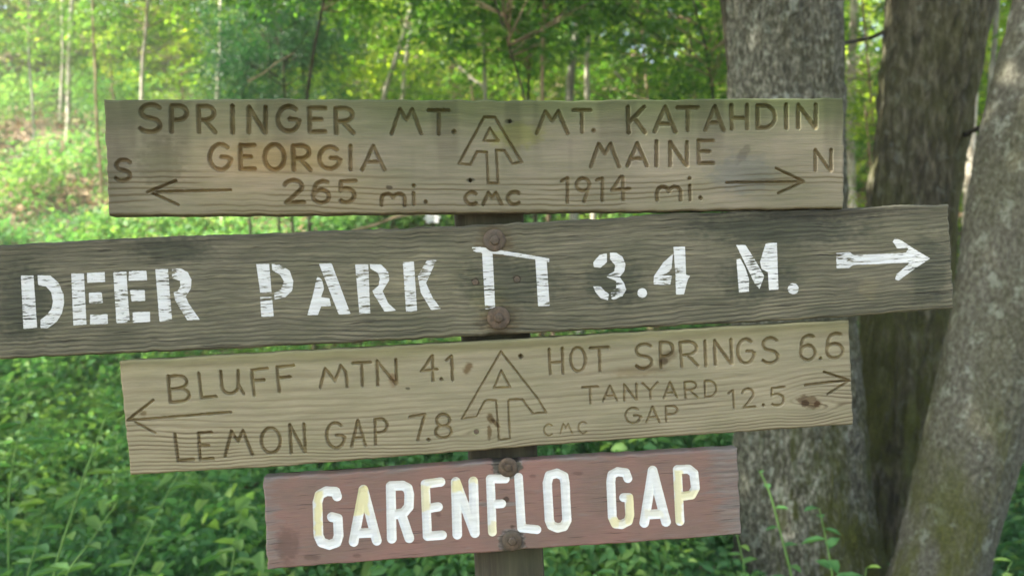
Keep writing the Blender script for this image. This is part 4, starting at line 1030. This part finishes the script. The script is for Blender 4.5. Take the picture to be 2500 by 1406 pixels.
M_B4 = board_mat('faded_red_board', (.24, .20, .18), (.17, .145, .14), (.09, .08, .075), (.05, .04, .038), .8, (.12, .12, .10), .2, paint=(.64, .665, .68), wear=.22,
                 coat=((.165, .115, .098), (.215, .125, .108)), groove=(.8, .8, .8), crack=.55, bump=.0006, edgek=1.0)
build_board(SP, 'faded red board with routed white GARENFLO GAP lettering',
            [(642,1166),(900,1150),(1200,1127),(1500,1112),(1801,1094)], [(653,1390),(900,1370),(1200,1348),(1300,1340),(1600,1320),(1810,1304)], M_B4, b4, step=1.7, ringf=ring4, stain_light_f=stain4, yellowf=yellow4, wearf=wear4, seed=4, rough=1.8, rnd=5, name='routed_white_letter')

# ---- post
t = NT('shaded_post_wood')
P = t.n('TexCoord').outputs['Object']
n1 = t.noise(t.mapv(P, (60, 60, 3)), 1.0, 6, .7); n2 = t.noise(t.mapv(P, (6, 6, 5)), 1.0, 4)
c = t.ramp(n1, [(.3, (.014, .013, .009)), (.55, (.04, .036, .024)), (.75, (.09, .08, .055))])  # wood darkened throughout for the boards' shade on the post
c = t.mix(t.ramp(n2, [(.5, 0.0), (.7, .6)]), c, (.07, .08, .04))
b = t.n('BsdfPrincipled', i_Roughness=.9); t.l(c, b.inputs['Base Color'])
bm = t.n('Bump', i_Strength=1.0, i_Distance=.002); t.l(n1, bm.inputs['Height']); t.l(bm.outputs[0], b.inputs['Normal']); t.l(b.outputs[0], t.out.inputs[0])
M_POST = t.m
BACK = -44 * PXM
pf = [on_plane(1104, 400, 0, BACK), on_plane(1272, 400, 0, BACK)]
qf = [on_plane(1163, 1400, 0, BACK), on_plane(1330, 1400, 0, BACK)]
exv = unit(np.array([1.0, PLK, 0])); wpost = np.linalg.norm((qf[1] - qf[0])[:2]); cxy = (qf[0] + qf[1]) / 2; ctop = (pf[0] + pf[1]) / 2
rows = 60; zz = np.linspace(gz - .3, ctop[2] + .02, rows); cut = .004
prof = []
hwp = wpost / 2
for (sx_, sy_) in ((-1, 0), (1, 0), (1, 1), (-1, 1)):
    cxl = sx_ * hwp; cyl = sy_ * 2 * hwp
    o1 = (cut * -sx_, 0); o2 = (0, cut * (1 if sy_ == 0 else -1))
    seq = [(cxl + o2[0], cyl + o2[1]), (cxl + o1[0], cyl + o1[1])] if (sx_, sy_) in ((-1, 0), (1, 1)) else [(cxl + o1[0], cyl + o1[1]), (cxl + o2[0], cyl + o2[1])]
    prof += seq
prof = np.array(prof)
V = []
for z_ in zz:
    f = (z_ - cxy[2]) / (ctop[2] - cxy[2]); f = min(max(f, -.3), 1.1); c0 = cxy[:2] + (ctop[:2] - cxy[:2]) * f
    j = 1 + (random.random() - .5) * .006
    for u, w_ in prof: V.append([*(c0 + exv[:2] * u * j - PN[:2] * (w_ + .001)), z_])
V = np.array(V); ns_ = len(prof); i = np.arange(rows * ns_).reshape(rows, ns_); j = np.roll(i, -1, 1)
F = np.stack([i[:-1], j[:-1], j[1:], i[1:]], -1).reshape(-1, 4)
link('post', mesh_from('post', V, [F, i[-1][None, :]], False), M_POST, SP)

# ---- bolts, washers, screws
t = NT('rusty_steel')
P = t.n('NewGeometry').outputs['Position']; n1 = t.noise(P, 160, 5, .7); n2 = t.noise(P, 45, 3)
c = t.ramp(n1, [(.3, (.04, .03, .02)), (.55, (.09, .065, .045)), (.75, (.15, .105, .07))])
c = t.mix(t.ramp(n2, [(.4, 0.0), (.7, .5)]), c, (.08, .075, .065))
b = t.n('BsdfPrincipled', i_Roughness=.75, i_Metallic=.25); t.l(c, b.inputs['Base Color'])
bm = t.n('Bump', i_Strength=.6, i_Distance=.0006); t.l(n1, bm.inputs['Height']); t.l(bm.outputs[0], b.inputs['Normal']); t.l(b.outputs[0], t.out.inputs[0])
M_RUST = t.m
def lathe(prof, seg, cen, rot=0.0, hexa=False):
    ez = np.cross(exv, PN); ez = ez if ez[2] > 0 else -ez
    th = np.linspace(0, 2 * np.pi, seg, endpoint=False) + rot
    V = np.concatenate([[cen + (exv * math.cos(a) + ez * math.sin(a)) * r_ * PXM + PN * h_ * PXM for a in th] for r_, h_ in prof])
    n = len(prof); i = np.arange(n * seg).reshape(n, seg); j = np.roll(i, -1, 1)
    F = np.stack([i[:-1], j[:-1], j[1:], i[1:]], -1).reshape(-1, 4)
    return V, [F, i[-1][None, :]]
def bolt(X, Y, rw, rh, label, rot, off=0.0):
    cen = on_plane(X, Y, 0, off)
    V, F = lathe([(rh, 2), (rh, 7.5), (rh * .93, 9), (rh * .7, 9.6)], 6, cen, rot)
    o = link('bolt', mesh_from('bolt', V, F), M_RUST, SP)
    V, F = lathe([(rw, -2), (rw, 2.4), (rw * .95, 3.6), (rw * .62, 4.0), (rh * .9, 3.4)], 40, cen)
    link('washer', mesh_from('washer', V, F, True), M_RUST, o)
bolt(1207, 587, 27.5, 12, '', .2); bolt(1217, 776, 28, 12, '', .6)
bolt(1240, 1140, 23.5, 10.5, '', .4); bolt(1250, 1319, 24, 10.5, '', .1)
for X, Y, r_ in ((1160,689,7),(1262,682,7),(1163,1053,6.5)):
    V, F = lathe([(r_, -1), (r_, .9), (r_ * .8, 1.3), (r_ * .3, .2)], 18, on_plane(X, Y, 0, .003 if Y > 900 else 0))
    link('screw', mesh_from('screw', V, F, True), M_RUST, SP)
print('tris', sum(len(m.loops) - 2 * len(m.polygons) for m in bpy.data.meshes))
